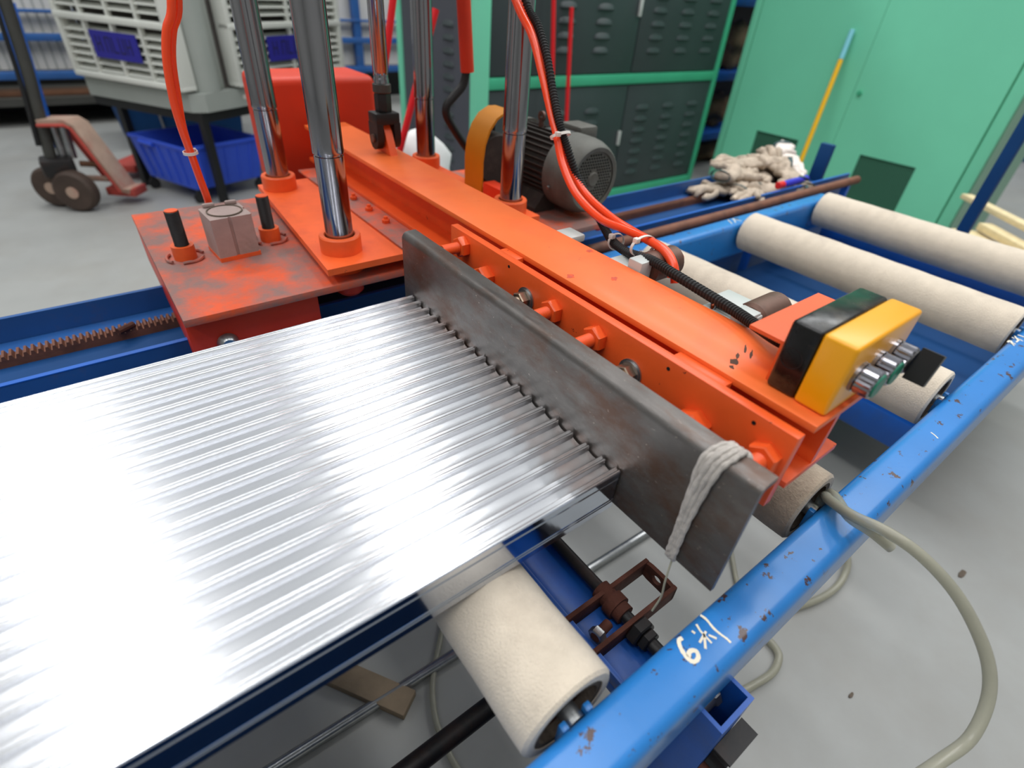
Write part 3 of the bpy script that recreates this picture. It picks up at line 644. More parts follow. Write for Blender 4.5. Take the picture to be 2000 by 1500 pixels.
# ================================================================== electric motor
mo = thing('electric_motor', 'grey finned electric motor on the orange carriage plate', 'motor', (0.520, 0.72, 0.640))
MX, MZ, MR = 0.520, 0.728, 0.074
def yl(prof, g, n=40, closed=False): return g.lathe([(r, h) for r, h in prof], (MX, 0, MZ), (0, 1, 0), n, closed=closed)
g = G(); yl([(0.062, 0.672), (0.0655, 0.674), (0.0655, 0.835), (0.062, 0.838)], g); obj('stator', g, 'motor_dark', mo)
g = G(); g.box((MX - 0.0013, 0.674, MZ + 0.064), (MX + 0.0013, 0.834, MZ + MR)); 
WMm = WM[mo].inverted()
bmesh.ops.translate(g.bm, vec=(-MX, 0, -MZ), verts=g.bm.verts)
fin = obj('cooling_fin', g, 'motor_dark', mo, local=True)
nf = 36
for k in range(nf):
    a = 2 * PI * k / nf
    o = fin if k == 0 else inst(fin, mo)
    o.location = WMm @ V((MX, 0, MZ)); o.rotation_euler = (0, a, 0)
g = G(); yl([(0.062, 0.838), (0.079, 0.838), (0.079, 0.855), (0.07, 0.862), (0.02, 0.87), (0.02, 0.88)], g); obj('end_bell', g, 'motor', mo)
g = G(); yl([(0.058, 0.600), (0.066, 0.598), (0.0685, 0.600), (0.072, 0.607), (0.078, 0.625), (0.0795, 0.640), (0.0795, 0.682), (0.0775, 0.682), (0.0775, 0.640), (0.070, 0.612), (0.060, 0.604)], g, closed=True); obj('fan_cowl', g, 'motor', mo, angle=0.8)
# cowl grille: rings and hub, perforated plate
g = G(); yl([(0.001, 0.6035), (0.0585, 0.6035), (0.0585, 0.606), (0.001, 0.606)], g); obj('grille_plate', g, 'motor', mo)
g = G(); yl([(0.001, 0.600), (0.013, 0.600), (0.016, 0.6035), (0.001, 0.6038)], g); obj('hub', g, 'motor', mo)
gh = G(); gh.cyl((0, -0.0006, 0), (0, 0.0006, 0), 0.0022, n=8); hole = None
hp = []
for q in range(-12, 13):
    for r_i in range(-12, 13):
        hx = (q + 0.5 * (r_i % 2)) * 0.0072; hz = r_i * 0.0062; d = math.hypot(hx, hz)
        if 0.019 < d < 0.054: hp.append((hx, hz))
bmesh.ops.delete(gh.bm, geom=gh.bm.verts[:], context='VERTS')
for hx, hz in hp: gh.cyl((MX + hx, 0.6028, MZ + hz), (MX + hx, 0.6040, MZ + hz), 0.0023, n=8)
o = obj('grille_holes', gh, 'hole', mo); o['kind'] = 'stuff'
g = G(); g.box((MX + 0.03, 0.69, MZ + 0.055), (MX + 0.085, 0.76, MZ + 0.085), 0.006, 2); obj('terminal_box', g, 'motor', mo)
g = G(); g.box((MX - 0.02, 0.70, MZ + 0.0735), (MX + 0.022, 0.755, MZ + 0.0755), 0.0005); obj('name_plate', g, 'galv', mo)
g = G(); g.cyl((MX - 0.01, 0.78, MZ + 0.072), (MX - 0.01, 0.78, MZ + 0.092), 0.006, n=12); g.lathe([(0.005, -0.003), (0.011, -0.003), (0.011, 0.003), (0.005, 0.003)], (MX - 0.01, 0.78, MZ + 0.094), (1, 0, 0), 20, closed=True); obj('lifting_eye', g, 'brownsteel', mo)
for sx in (-1, 1):
    g = G(); g.prism([(MX + sx * 0.025, 0.6405), (MX + sx * 0.085, 0.6405), (MX + sx * 0.085, 0.650), (MX + sx * 0.06, 0.68), (MX + sx * 0.03, 0.68)], 'y', 0.69, 0.83); obj('foot', g, 'motor_dark', mo)
for sx in (-0.079, 0.06):
    g = G(); g.cyl((MX + sx, 0.655, MZ - 0.02), (MX + sx * 1.06, 0.655, MZ - 0.021), 0.004, n=10); obj('cowl_screw', g, 'galv', mo)
# belt guard
gd = thing('belt_guard', 'curved yellow sheet metal belt guard beside the motor', 'guard', (0.38, 0.80, 0.640))
prof = [(0.745 + 0.0, 0.6405)]
pts = [(0.345, 0.672), (0.345, 0.74), (0.350, 0.775), (0.362, 0.805), (0.380, 0.826), (0.405, 0.838), (0.425, 0.838)]
inn = [(0.425, 0.834), (0.405, 0.834), (0.383, 0.822), (0.366, 0.802), (0.354, 0.774), (0.349, 0.74), (0.349, 0.672)]
g = G(); g.prism(pts + inn, 'y', 0.775, 0.845); obj('guard_shell', g, 'guard', gd, angle=0.7)
g = G(); g.prism([(0.349, 0.672), (0.349, 0.74), (0.354, 0.774), (0.366, 0.802), (0.383, 0.822), (0.405, 0.834), (0.425, 0.834), (0.425, 0.672)], 'y', 0.842, 0.845); obj('back_sheet', g, 'blackpaint', gd)
g = G(); g.cyl((0.40, 0.79, 0.735), (0.40, 0.838, 0.735), 0.055, n=32, bev=0.003); obj('pulley', g, 'motor_dark', gd)
g = G(); g.box((0.345, 0.700, 0.672), (0.376, 0.77, 0.70), 0.002); obj('bearing_block', g, 'orange_red', gd)

# orange sleeve with black hose feeding the machine
sv = thing('hose_drop', 'black hose hanging from an orange sleeve above the yellow belt guard', 'hose', (0.44, 0.95, 0.64))
g = G(); g.cyl((0.383, 0.95, 1.30), (0.418, 0.95, 0.889), 0.0155, n=24); obj('sleeve', g, 'orange_red', sv)
g = G(); g.sweep([(0.417, 0.95, 0.90), (0.407, 0.95, 0.864), (0.384, 0.95, 0.842), (0.363, 0.95, 0.823), (0.361, 0.95, 0.802), (0.379, 0.95, 0.773), (0.408, 0.95, 0.736), (0.435, 0.95, 0.704), (0.440, 0.95, 0.67)], 0.0095, 12); obj('rubber_hose', g, 'conduit', sv)
g = G(); g.pipe((0.440, 0.95, 0.6402), (0.440, 0.95, 0.694), 0.0155, 0.0105, 24); obj('hose_socket', g, 'rust', sv)

# ================================================================== pneumatics behind the beam
for (yy, lab) in ((0.195, 'brown cylinder with red tip beside the bundled orange hoses'), (0.030, 'brown cylinder with red tip next to the control box')):
    c = thing('clamp_cylinder', lab, 'cylinder', (0.25, yy, 0.74), group='small clamp cylinders behind the beam')
    g = G(); g.cyl((0.222, yy, 0.752), (0.285, yy, 0.752), 0.0215, n=28, bev=0.004); obj('barrel', g, 'brownsteel', c)
    g = G(); g.cyl((0.285, yy, 0.752), (0.300, yy, 0.752), 0.0085, n=18, bev=0.002); obj('red_tip', g, 'redcap', c)
    g = G(); g.box((0.1985, yy - 0.012, 0.735), (0.222, yy + 0.012, 0.769), 0.002); obj('mount', g, 'valve', c)
for (yy, ln, lab) in ((0.050, 0.034, 'light grey valve block with chrome fittings by the control box'), (0.235, 0.024, 'light grey valve body under the cable ties'), (0.36, 0.02, 'light grey valve body near the motor plate')):
    c = thing('air_valve', lab, 'valve', (0.22, yy, 0.735), group='air valves along the back of the beam')
    dz = 0.0 if yy < 0.1 else -0.020
    g = G(); g.box((0.1985, yy - ln, 0.722 + dz), (0.240, yy + ln, 0.754 + dz), 0.003); obj('body', g, 'valve', c)
    g = G(); g.box((0.212, yy - ln, 0.754 + dz), (0.248, yy + ln * 0.9, 0.766 + dz), 0.003); obj('cap', g, 'valve', c)
    for q in (-0.6, 0.6):
        g = G(); g.cyl((0.206, yy + ln * q, 0.754 + dz), (0.206, yy + ln * q, 0.762 + dz), 0.004, n=12); obj('fitting', g, 'chrome', c)

# hoses
HA = [(0.300, 0.627, 1.035), (0.295, 0.571, 0.991), (0.289, 0.528, 0.938), (0.284, 0.494, 0.892), (0.278, 0.468, 0.865), (0.273, 0.440, 0.826), (0.267, 0.394, 0.792), (0.262, 0.329, 0.773), (0.257, 0.272, 0.776), (0.253, 0.231, 0.778), (0.248, 0.192, 0.776), (0.242, 0.166, 0.766), (0.236, 0.158, 0.750)]
HB = [(0.315, 0.636, 1.035), (0.310, 0.579, 0.990), (0.304, 0.535, 0.937), (0.299, 0.500, 0.890), (0.293, 0.476, 0.862), (0.296, 0.446, 0.820), (0.296, 0.400, 0.786), (0.290, 0.333, 0.770), (0.280, 0.276, 0.768), (0.266, 0.232, 0.772), (0.261, 0.195, 0.770), (0.255, 0.172, 0.758), (0.250, 0.160, 0.738)]
up = [(0.29, 0.78, 1.30), (0.295, 0.70, 1.14)]
g = G(); g.sweep(up + HA, 0.0062, 12); single('air_hose', g, 'hose_orange', 'orange air hose running down past the motor, nearer one of the pair', 'hose', 'orange air hoses', origin=(0.236, 0.158, 0.75))
g = G(); g.sweep([(0.31, 0.79, 1.30), (0.312, 0.71, 1.14)] + HB, 0.0062, 12); single('air_hose', g, 'hose_orange', 'orange air hose running down past the motor, farther one of the pair', 'hose', 'orange air hoses', origin=(0.25, 0.16, 0.738))
CN = [(0.33, 0.76, 1.30), (0.325, 0.69, 1.14), (0.320, 0.626, 1.036), (0.311, 0.577, 1.004), (0.301, 0.536, 0.966), (0.292, 0.502, 0.920), (0.283, 0.469, 0.881), (0.288, 0.451, 0.850), (0.298, 0.427, 0.806), (0.298, 0.386, 0.776), (0.290, 0.347, 0.753), (0.266, 0.298, 0.746), (0.243, 0.245, 0.752), (0.221, 0.187, 0.768), (0.214, 0.140, 0.768), (0.208, 0.085, 0.7665), (0.200, 0.036, 0.7665), (0.188, -0.001, 0.768), (0.175, -0.030, 0.772), (0.170, -0.054, 0.776)]
g = G(); g.sweep(CN, 0.006, 10, rfun=lambda i, n: 0.0070 if i % 4 < 2 else 0.0055, sm=44); single('corrugated_conduit', g, 'conduit', 'black corrugated cable conduit tied to the orange hoses and running to the control box', 'conduit', origin=(0.17, -0.054, 0.776))
HL = [(-0.15, 0.83, 1.30), (-0.16, 0.825, 1.12), (-0.176, 0.820, 1.006), (-0.193, 0.820, 0.969), (-0.204, 0.820, 0.930), (-0.210, 0.820, 0.879), (-0.210, 0.820, 0.839), (-0.207, 0.820, 0.800), (-0.204, 0.822, 0.759), (-0.201, 0.826, 0.728), (-0.200, 0.832, 0.705)]
g = G(); g.sweep(HL, 0.0060, 12); single('air_hose', g, 'hose_orange', 'orange air hose dropping into the top of the square air cylinder', 'hose', 'orange air hoses', origin=(-0.2, 0.82, 0.705))
HL2 = [(-0.138, 0.845, 1.30), (-0.149, 0.84, 1.12), (-0.165, 0.832, 1.006), (-0.183, 0.832, 0.968), (-0.195, 0.832, 0.929), (-0.202, 0.832, 0.877), (-0.206, 0.833, 0.837), (-0.205, 0.834, 0.797), (-0.202, 0.836, 0.754), (-0.199, 0.841, 0.724), (-0.198, 0.847, 0.700)]
g = G(); g.sweep(HL2, 0.0058, 12); single('air_hose', g, 'hose_orange', 'second orange air hose, behind the one entering the square air cylinder', 'hose', 'orange air hoses', origin=(-0.187, 0.834, 0.705))
# cable ties
def tie(c, nrm, rx, ry, lab, wd=0.0045):
    g = G(); c = V(c); a = V(nrm).normalized(); t_ = V((0, 0, 1)) if abs(a.z) < 0.9 else V((0, 1, 0)); e1 = a.cross(t_).normalized(); e2 = a.cross(e1)
    n = 28; rings = []
    for i in range(n):
        th = 2 * PI * i / n; rings.append([g.bm.verts.new(c + a * s_ * wd / 2 + e1 * math.cos(th) * (rx + d) + e2 * math.sin(th) * (ry + d)) for s_, d in ((-1, 0), (1, 0), (1, 0.0013), (-1, 0.0013))])
    g.loft(rings, closed=True)
    hd = c + e1 * rx * 0.7 - e2 * ry * 0.75
    g.box(hd - V((0.004, 0.004, 0.0035)), hd + V((0.004, 0.004, 0.0035)), 0.001)
    return single('cable_tie', g, 'whiteplastic', lab, 'cable tie', 'white cable ties on the hoses', origin=c)
tie((0.282, 0.462, 0.864), (0.05, -0.55, -0.83), 0.020, 0.011, 'white cable tie binding orange hoses to conduit in front of the motor')
tie((0.241, 0.220, 0.772), (-0.1, -1, 0.0), 0.022, 0.014, 'white cable tie around hoses and conduit just left of the brown cylinder')
tie((0.262, 0.288, 0.750), (-0.4, -1, 0.0), 0.012, 0.012, 'white cable tie on the black conduit near the motor plate')
tie((-0.2065, 0.826, 0.800), (0.05, 0, -1), 0.010, 0.012, 'white cable tie on the orange hose above the square air cylinder')

# ================================================================== clear hoses
BL = [(0.272, -0.1255, 0.455), (0.266, -0.1255, 0.53), (0.256, -0.127, 0.566), (0.242, -0.137, 0.578), (0.229, -0.165, 0.588), (0.230, -0.198, 0.595), (0.237, -0.234, 0.589), (0.250, -0.275, 0.564), (0.257, -0.311, 0.532), (0.255, -0.341, 0.500), (0.242, -0.360, 0.469), (0.214, -0.369, 0.437), (0.182, -0.363, 0.415), (0.143, -0.353, 0.393), (0.08, -0.335, 0.34), (0.02, -0.33, 0.22), (-0.02, -0.35, 0.08), (-0.10, -0.40, 0.009), (-0.3, -0.5, 0.008)]
def clear_hose(name, pts, r, lab, origin, wall=0.0018):
    g = G(); g.sweep(pts, r, 12); return single(name, g, 'clear', lab, 'hose', 'clear plastic hoses', origin=origin)
clear_hose('clear_hose', BL, 0.0066, 'thick clear hose looping over the near blue rail and out over the floor', (-0.3, -0.5, 0.008))
g = G(); P_ = smooth([(0.288, -0.1255, 0.455), (0.281, -0.1255, 0.53), (0.272, -0.127, 0.562), (0.256, -0.139, 0.575), (0.230, -0.164, 0.583), (0.234, -0.189, 0.580), (0.242, -0.212, 0.570)], 6)
g.sweep(P_, 0.0062, 14, sm=1, cap=False)
so = single('clear_hose', g, 'clear', 'short cut end of clear hose lying across the near blue rail', 'hose', 'clear plastic hoses', origin=(0.242, -0.212, 0.57))
clear_hose('clear_hose', [(0.86, -0.10, 0.009), (0.80, -0.147, 0.009), (0.750, -0.163, 0.009), (0.698, -0.167, 0.009), (0.643, -0.159, 0.009), (0.586, -0.142, 0.009), (0.53, -0.12, 0.009), (0.49, -0.11, 0.009), (0.462, -0.131, 0.009), (0.458, -0.157, 0.009), (0.445, -0.177, 0.009), (0.406, -0.186, 0.009), (0.352, -0.177, 0.009), (0.301, -0.166, 0.009), (0.22, -0.158, 0.009), (0.12, -0.13, 0.009), (0.05, -0.05, 0.009)], 0.0075, 'thin clear hose curling on the floor under the near rail', (0.45, -0.15, 0.009))
clear_hose('clear_hose', [(-0.02, 0.33, 0.007), (-0.085, 0.252, 0.007), (-0.126, 0.207, 0.007), (-0.153, 0.170, 0.0075), (-0.173, 0.122, 0.007), (-0.179, 0.077, 0.007), (-0.179, 0.032, 0.007), (-0.16, -0.10, 0.007)], 0.0055, 'clear hose on the dark floor below the aluminium panel', (-0.15, 0.17, 0.007))
clear_hose('clear_hose', [(0.66, 0.12, 0.007), (0.591, 0.039, 0.007), (0.540, -0.010, 0.007), (0.505, -0.043, 0.007), (0.47, -0.07, 0.007)], 0.0055, 'short stretch of clear hose on the floor below the stop plate corner', (0.54, -0.01, 0.007))

# pipes and offcut on the floor
g = G(); g.cyl((-1.4, 0.250, 0.0105), (0.95, 0.165, 0.0105), 0.010, n=16); single('floor_pipe', g, 'galv', 'thin galvanised pipe lying on the floor below the panel', 'pipe', origin=(-0.2, 0.2, 0.0105))
g = G(); mm = Matrix.Translation((-0.245, 0.242, 0.0)) @ Matrix.Rotation(-0.99, 4, 'Z'); g.box((-0.085, -0.023, 0.0), (0.085, 0.023, 0.020), 0.002, m=mm)
mm = Matrix.Translation((-0.245, 0.242, 0.0)); single('wood_offcut', g, 'wood_old', 'old wooden offcut on the floor below the aluminium panel', 'wood block', origin=(-0.245, 0.242, 0))
def flake(x, y, s_, lab):
    g = G(); n = 7; pts = [(x + s_ * (0.6 + 0.4 * random.random()) * math.cos(2 * PI * i / n) * 1.6, y + s_ * (0.5 + 0.5 * random.random()) * math.sin(2 * PI * i / n) * 0.6) for i in range(n)]
    g.prism(pts, 'z', 0.0002, 0.003); single('debris_flake', g, 'grime', lab, 'debris', origin=(x, y, 0))
flake(1.005, -0.328, 0.014, 'small brown debris flake on the floor inside the big hose loop')
flake(0.50, -0.30, 0.006, 'tiny rusty speck on the floor near the blue leg')
# ================================================================== carriage track
trk = thing('carriage_track', 'dark blue steel track with gear rack behind the roller conveyor', 'track', (0.2, 0.76, 0))
TXA, TXB = -1.7, 1.95
g = G(); g.prism([(0.645, 0.12), (0.653, 0.12), (0.653, 0.565), (0.645, 0.565)], 'x', TXA, TXB); fw = obj('front_wall', g, 'blue_edge', trk)
g = G(); g.box((TXA, 0.6445, 0.5652), (TXB, 0.6535, 0.5668)); obj('worn_edge', g, 'blue_plain', fw)
g = G(); g.prism([(0.862, 0.35), (0.870, 0.35), (0.870, 0.565), (0.862, 0.565)], 'x', TXA, TXB - 0.25); bw = obj('back_wall', g, 'blue_edge', trk)
g = G(); g.box((TXA, 0.653, 0.505), (TXB, 0.862, 0.511)); obj('track_floor', g, 'navy', trk)
g = G(); g.box((TXA, 0.822, 0.511), (TXB - 0.25, 0.862, 0.524), 0.003); obj('ledge', g, 'blue_edge', trk)
# gear rack
g = G(); g.box((TXA, 0.798, 0.511), (TXB - 0.15, 0.821, 0.524)); rk = obj('rack_bar', g, 'rust_pipe', trk)
pt = 0.00942
def tooth(g, x): g.prism([(x - 0.0038, 0.524), (x - 0.0017, 0.531), (x + 0.0017, 0.531), (x + 0.0038, 0.524)], 'y', 0.798, 0.821)
g = G(); tooth(g, 0.0); tm = obj('rack_tooth', g, 'rust_pipe', rk, local=True)
k = 0; x = -0.66
base = WM[trk].inverted()
while x < -0.285:
    o = tm if k == 0 else inst(tm, rk); o.location = base @ V((x, 0, 0)); o.location.y = base.translation.y; x += pt; k += 1
g = G(); x = 0.55
while x < TXB - 0.16: tooth(g, x); x += pt
o = obj('rack_teeth', g, 'rust_pipe', rk); o['kind'] = 'stuff'
g = G(); g.cyl((-0.40, 0.79, 0.533), (-0.375, 0.805, 0.533), 0.006, n=10); obj('rack_screw', g, 'rust', rk)
for xx in (-1.5, 1.2):
    for yy in (0.655, 0.80):
        g = G(); g.box((xx, yy, 0.0), (xx + 0.06, yy + 0.06, 0.505), 0.003); obj('leg', g, 'blue_plain', trk)
g = G(); g.box((1.94, 0.74, 0.511), (1.965, 0.79, 0.645), 0.002); obj('end_stop', g, 'navy', trk)
# rusty guide pipe between track and conveyor
g = G(); g.cyl((0.52, 0.607, 0.556), (1.93, 0.607, 0.556), 0.0145, n=20)
gp = thing('rusty_pipe', 'rusty brown steel pipe running between the blue track and the conveyor', 'pipe', (1.2, 0.607, 0))
obj('tube', g, 'rust_pipe', gp)
for xx in (0.6, 1.3, 1.85):
    g = G(); g.box((xx, 0.596, 0.0), (xx + 0.02, 0.618, 0.545), 0.001); obj('support', g, 'blue_plain', gp)

# ================================================================== gloves
def glove_mesh(seed, thumb=True):
    rnd = random.Random(seed); g = G()
    g.sphere((0, 0, 0.018), (0.060, 0.042, 0.018), u=14, v=8)
    for i in range(4):
        y = -0.032 + i * 0.021; L_ = (0.075, 0.088, 0.084, 0.066)[i]; bz = rnd.uniform(-0.012, 0.022); by = rnd.uniform(-0.02, 0.02)
        g.sweep([(0.035, y, 0.016), (0.035 + L_ * 0.5, y * 1.1 + by * 0.4, 0.02 + bz), (0.035 + L_, y * 1.2 + by, max(0.010, 0.014 + bz * rnd.uniform(-0.6, 1.2)))], 0.011, 8, rfun=lambda i_, n_: 0.0125 if i_ < n_ - 2 else 0.007, sm=4)
    g.sweep([(-0.015, -0.032, 0.016), (0.015, -0.060, 0.02), (0.045, -0.070, 0.016)], 0.011, 8, rfun=lambda i_, n_: 0.013 if i_ < n_ - 2 else 0.007, sm=4)
    g.sweep([(-0.03, 0, 0.018), (-0.075, rnd.uniform(-.01, .01), 0.020), (-0.125, rnd.uniform(-.02, .02), 0.017)], 0.03, 12, rfun=lambda i_, n_: 0.030 + 0.006 * i_ / n_ + 0.002 * math.sin(i_ * 2.1), sm=4)
    for v in g.bm.verts:
        if v.co.x < -0.05: v.co.z = 0.018 + (v.co.z - 0.018) * 0.5
        v.co.x += 0.005 * math.sin(v.co.y * 140 + seed) ; v.co.z += 0.005 * math.sin(v.co.x * 95 + seed * 2.1) * math.cos(v.co.y * 80 + seed)
        v.co.z = max(v.co.z, 0.001)
    return g
gl = [  # x, y, z, rz, ry, scale, mat, label
 (1.345, 0.800, 0.526, 2.9, 0.0, 1.0, 'glove', 'stained cotton work glove at the lower left end of the pile'),
 (1.400, 0.705, 0.530, 3.6, -0.05, 0.95, 'glove', 'cotton work glove hanging its cuff over the near blue track wall'),
 (1.49, 0.80, 0.526, 0.4, 0.05, 1.0, 'glove', 'cotton work glove in the lower middle of the glove pile'),
 (1.53, 0.715, 0.526, 2.6, 0.08, 0.95, 'glove', 'cotton work glove beside the blue marker'),
 (1.62, 0.81, 0.530, 3.4, -0.1, 1.05, 'glove', 'crumpled grey work glove under the white one'),
 (1.70, 0.74, 0.526, 0.9, 0.1, 1.0, 'glove', 'crumpled grey work glove at the right end of the pile'),
 (1.60, 0.86, 0.566, 2.2, 0.15, 1.1, 'glove', 'grey work glove on top of the pile, left of the white one'),
 (1.66, 0.79, 0.572, 1.2, -0.15, 1.05, 'glove', 'grey work glove draped over the top middle of the pile'),
 (1.76, 0.80, 0.575, 3.9, 0.2, 1.05, 'glove_w', 'clean white work glove on top of the pile'),
 (1.45, 0.81, 0.560, 0.1, 0.1, 1.0, 'glove', 'work glove lying across the left part of the pile'),
]
for i, (x, y, z, rz, ry, sc, m_, lab) in enumerate(gl):
    t_ = thing('work_glove', lab, 'glove', (x, y, z), group='work gloves piled on the track')
    Mx = Matrix.Rotation(rz, 4, 'Z') @ Matrix.Rotation(ry, 4, 'Y') @ Matrix.Scale(sc, 4)
    g = glove_mesh(i * 3 + 1); bmesh.ops.transform(g.bm, matrix=Mx, verts=g.bm.verts); obj('hand', g, m_, t_, local=True, angle=3)
    g = G(); g.lathe([(0.034, 0), (0.037, 0), (0.037, 0.012), (0.034, 0.012)], (-0.128, 0, 0.018), (1, 0, 0), 14, closed=True)
    for v in g.bm.verts: v.co.z = 0.018 + (v.co.z - 0.018) * 0.5
    bmesh.ops.transform(g.bm, matrix=Mx, verts=g.bm.verts); obj('cuff_band', g, 'cuff', t_, local=True)
mk = thing('marker_pen', 'blue marker with red cap lying by the gloves on the track', 'marker', (1.50, 0.662, 0.567))
g = G(); g.cyl((1.50, 0.664, 0.578), (1.66, 0.668, 0.578), 0.011, n=14, bev=0.002); obj('barrel', g, 'bluepen', mk)
g = G(); g.cyl((1.465, 0.663, 0.578), (1.50, 0.664, 0.578), 0.0115, n=14, bev=0.002); obj('cap', g, 'red', mk)

# ================================================================== mint green cabinet
gc = thing('green_cabinet', 'tall mint green double door cabinet behind the far rollers', 'cabinet', (3.5, 1.28, 0))
X = 3.2
g = G(); g.box((X + 0.02, 0.54, 0.06), (X + 0.70, 2.04, 2.05), 0.004); obj('carcass', g, 'green', gc)
g = G(); g.box((X + 0.02, 0.532, 0.06), (X + 0.70, 0.5395, 2.05)); obj('side_panel', g, 'greygreen', gc)
g = G(); g.box((X + 0.06, 0.58, 0.0), (X + 0.66, 2.0, 0.06)); obj('plinth', g, 'green_d', gc)
g = G(); g.box((X, 0.54, 0.06), (X + 0.02, 0.596, 2.05), 0.002); obj('frame_strip', g, 'green', gc)
g = G(); g.box((X, 1.994, 0.06), (X + 0.02, 2.04, 2.05), 0.002); obj('frame_strip', g, 'green', gc)
def door(y0, y1, v0, v1, z0, z1):
    g = G(); xa, xb = X - 0.004, X + 0.018
    for (a, b, c, d) in ((y0, y1, 0.065, z0), (y0, y1, z1, 2.045), (y0, v0, z0, z1), (v1, y1, z0, z1)): g.box((xa, a, c), (xb, b, d))
    bmesh.ops.remove_doubles(g.bm, verts=g.bm.verts, dist=1e-5)
    d_ = obj('door', g, 'green', gc)
    g = G(); g.box((X + 0.006, v0, z0), (X + 0.010, v1, z1)); obj('vent_mesh', g, 'perf', d_)
    return d_
d1 = door(0.604, 1.2785, 0.812, 1.11, 0.168, 0.410)
d2 = door(1.2805, 1.986, 1.486, 1.775, 0.165, 0.405)
g = G(); g.cyl((X - 0.004, 1.244, 0.70), (X - 0.016, 1.244, 0.70), 0.013, n=18, bev=0.002); obj('lock', g, 'green_d', d1)
# pole leaning on it
pl = thing('broom_pole', 'yellow pole with pale blue grip leaning on the mint cabinet', 'pole', (2.93, 1.31, 0))
P0, P1 = V((3.176, 1.401, 0.980)), V((2.935, 1.3115, 0.0))
k_ = P0 + (P1 - P0) * 0.14
g = G(); g.cyl(P0, k_, 0.0135, n=16, bev=0.003); obj('grip', g, 'pole_b', pl)
g = G(); g.cyl(k_, P1, 0.0125, n=16); obj('shaft', g, 'pole_y', pl)
# planks
for i, (a, b, wd, th, lab) in enumerate((((3.02, 0.50, 0.375), (2.50, -0.10, 0.375), 0.05, 0.022, 'pale wooden batten sticking out farthest over the plank stack'), ((2.80, 0.33, 0.32), (2.40, -0.14, 0.32), 0.06, 0.03, 'pale wooden plank just behind the blue post'), ((2.76, 0.38, 0.27), (2.30, -0.10, 0.27), 0.12, 0.05, 'pale wooden board at the bottom of the stack right of the mint cabinet'))):
    A_, B_ = V(a), V(b); d = B_ - A_; L_ = d.length; an = math.atan2(d.y, d.x)
    mm = Matrix.Translation((A_ + B_) / 2) @ Matrix.Rotation(an, 4, 'Z')
    g = G(); g.box((-L_ / 2, -wd / 2, -th / 2), (L_ / 2, wd / 2, th / 2), 0.0015, m=mm); single('wooden_plank', g, 'wood', lab, 'plank', 'planks stacked beside the cabinet', origin=(A_ + B_) / 2)
tr = thing('plank_trestle', 'dark trestle under the pale planks beside the mint cabinet', 'trestle', (2.55, 0.12, 0))
g = G(); g.box((2.36, 0.0, 0.19), (2.74, 0.30, 0.245), 0.003); obj('bearer', g, 'plank_dark', tr)
for xx in (2.38, 2.68):
    for yy in (0.02, 0.24):
        g = G(); g.box((xx, yy, 0), (xx + 0.04, yy + 0.04, 0.19)); obj('leg', g, 'plank_dark', tr)
for z_, k in ((0.297, 2), (0.337, 2)):
    pass
# blue post
bp = thing('blue_post', 'slim dark blue steel post beside the planks', 'post', (2.1, 0.26, 0))
g = G(); g.box((2.082, 0.236, 0.0), (2.118, 0.272, 1.25), 0.003); obj('tube', g, 'navy', bp)
g = G(); g.box((2.04, 0.19, 0.0), (2.16, 0.31, 0.008), 0.001); obj('foot_plate', g, 'navy', bp)

# ================================================================== dark louvred cabinet
dc = thing('louvred_cabinet', 'dark grey steel cabinet with louvred doors in a green frame', 'cabinet', (2.15, 2.4, 0))
Y = 2.10
g = G(); g.box((1.225, Y + 0.03, 0.05), (3.07, 2.86, 1.95)); obj('carcass', g, 'darkside', dc)
for xa, xb in ((1.213, 1.287), (3.045, 3.085)):
    g = G(); g.box((xa, Y - 0.004, 0.0), (xb, Y + 0.05, 1.95), 0.003); obj('frame_post', g, 'green' if xa < 2 else 'green_d', dc)
g = G(); g.box((1.213, 2.83, 0.0), (1.235, 2.875, 1.95)); obj('frame_post', g, 'green', dc)
for za, zb in ((0.650, 0.700), (0.0, 0.06), (1.29, 1.34)):
    g = G(); g.box((1.287, Y - 0.004, za), (3.045, Y + 0.04, zb), 0.003); obj('frame_bar', g, 'green_d', dc)
lg = G()
lw, lh, ldp = 0.062, 0.030, 0.012
rings = []
for i in range(9):
    a = PI * i / 8; xx = -math.cos(a) * lw; 
    rings.append([lg.bm.verts.new((xx, 0.0, -lh / 2)), lg.bm.verts.new((xx * 0.94, -ldp * math.sin(a) - 0.0005, -lh * 0.35)), lg.bm.verts.new((xx * 0.9, -ldp * math.sin(a) * 0.5 - 0.0005, lh * 0.2 * math.sin(a))), lg.bm.verts.new((xx * 0.85, 0.0, lh / 2 * math.sin(a)))])
lg.loft(rings)
louv = None
for (za, zb) in ((0.065, 0.645), (0.705, 1.285)):
    for (xa, xb, lvx) in ((1.292, 1.765, (1.46,)), (1.57, 2.262, (1.745, 2.0)), (2.270, 3.04, (2.42, 2.66, 2.90))):
        if xa == 1.292: continue
        if xa == 1.57: xa = 1.292
        g = G(); g.box((xa, Y + 0.004, za), (xb, Y + 0.028, zb), 0.002); dr = obj('door', g, 'darkcab', dc)
        for lx in lvx:
            for q in range(7):
                zz = zb - 0.10 - q * 0.062 if za > 0.5 else zb - 0.12 - q * 0.062
                zz = (0.985 - q * 0.031 * 1.0) if False else zz
                if louv is None:
                    louv = obj('louver', lg, 'darkcab', dr, local=True); o = louv
                else: o = inst(louv, dr)
                o.location = WM[dc].inverted() @ V((lx, Y + 0.004, zz))
        if xb < 2.3:
            g = G(); g.box((xb - 0.022, Y - 0.012, za + 0.26), (xb - 0.006, Y + 0.004, za + 0.34), 0.003); obj('handle', g, 'valve', dr)
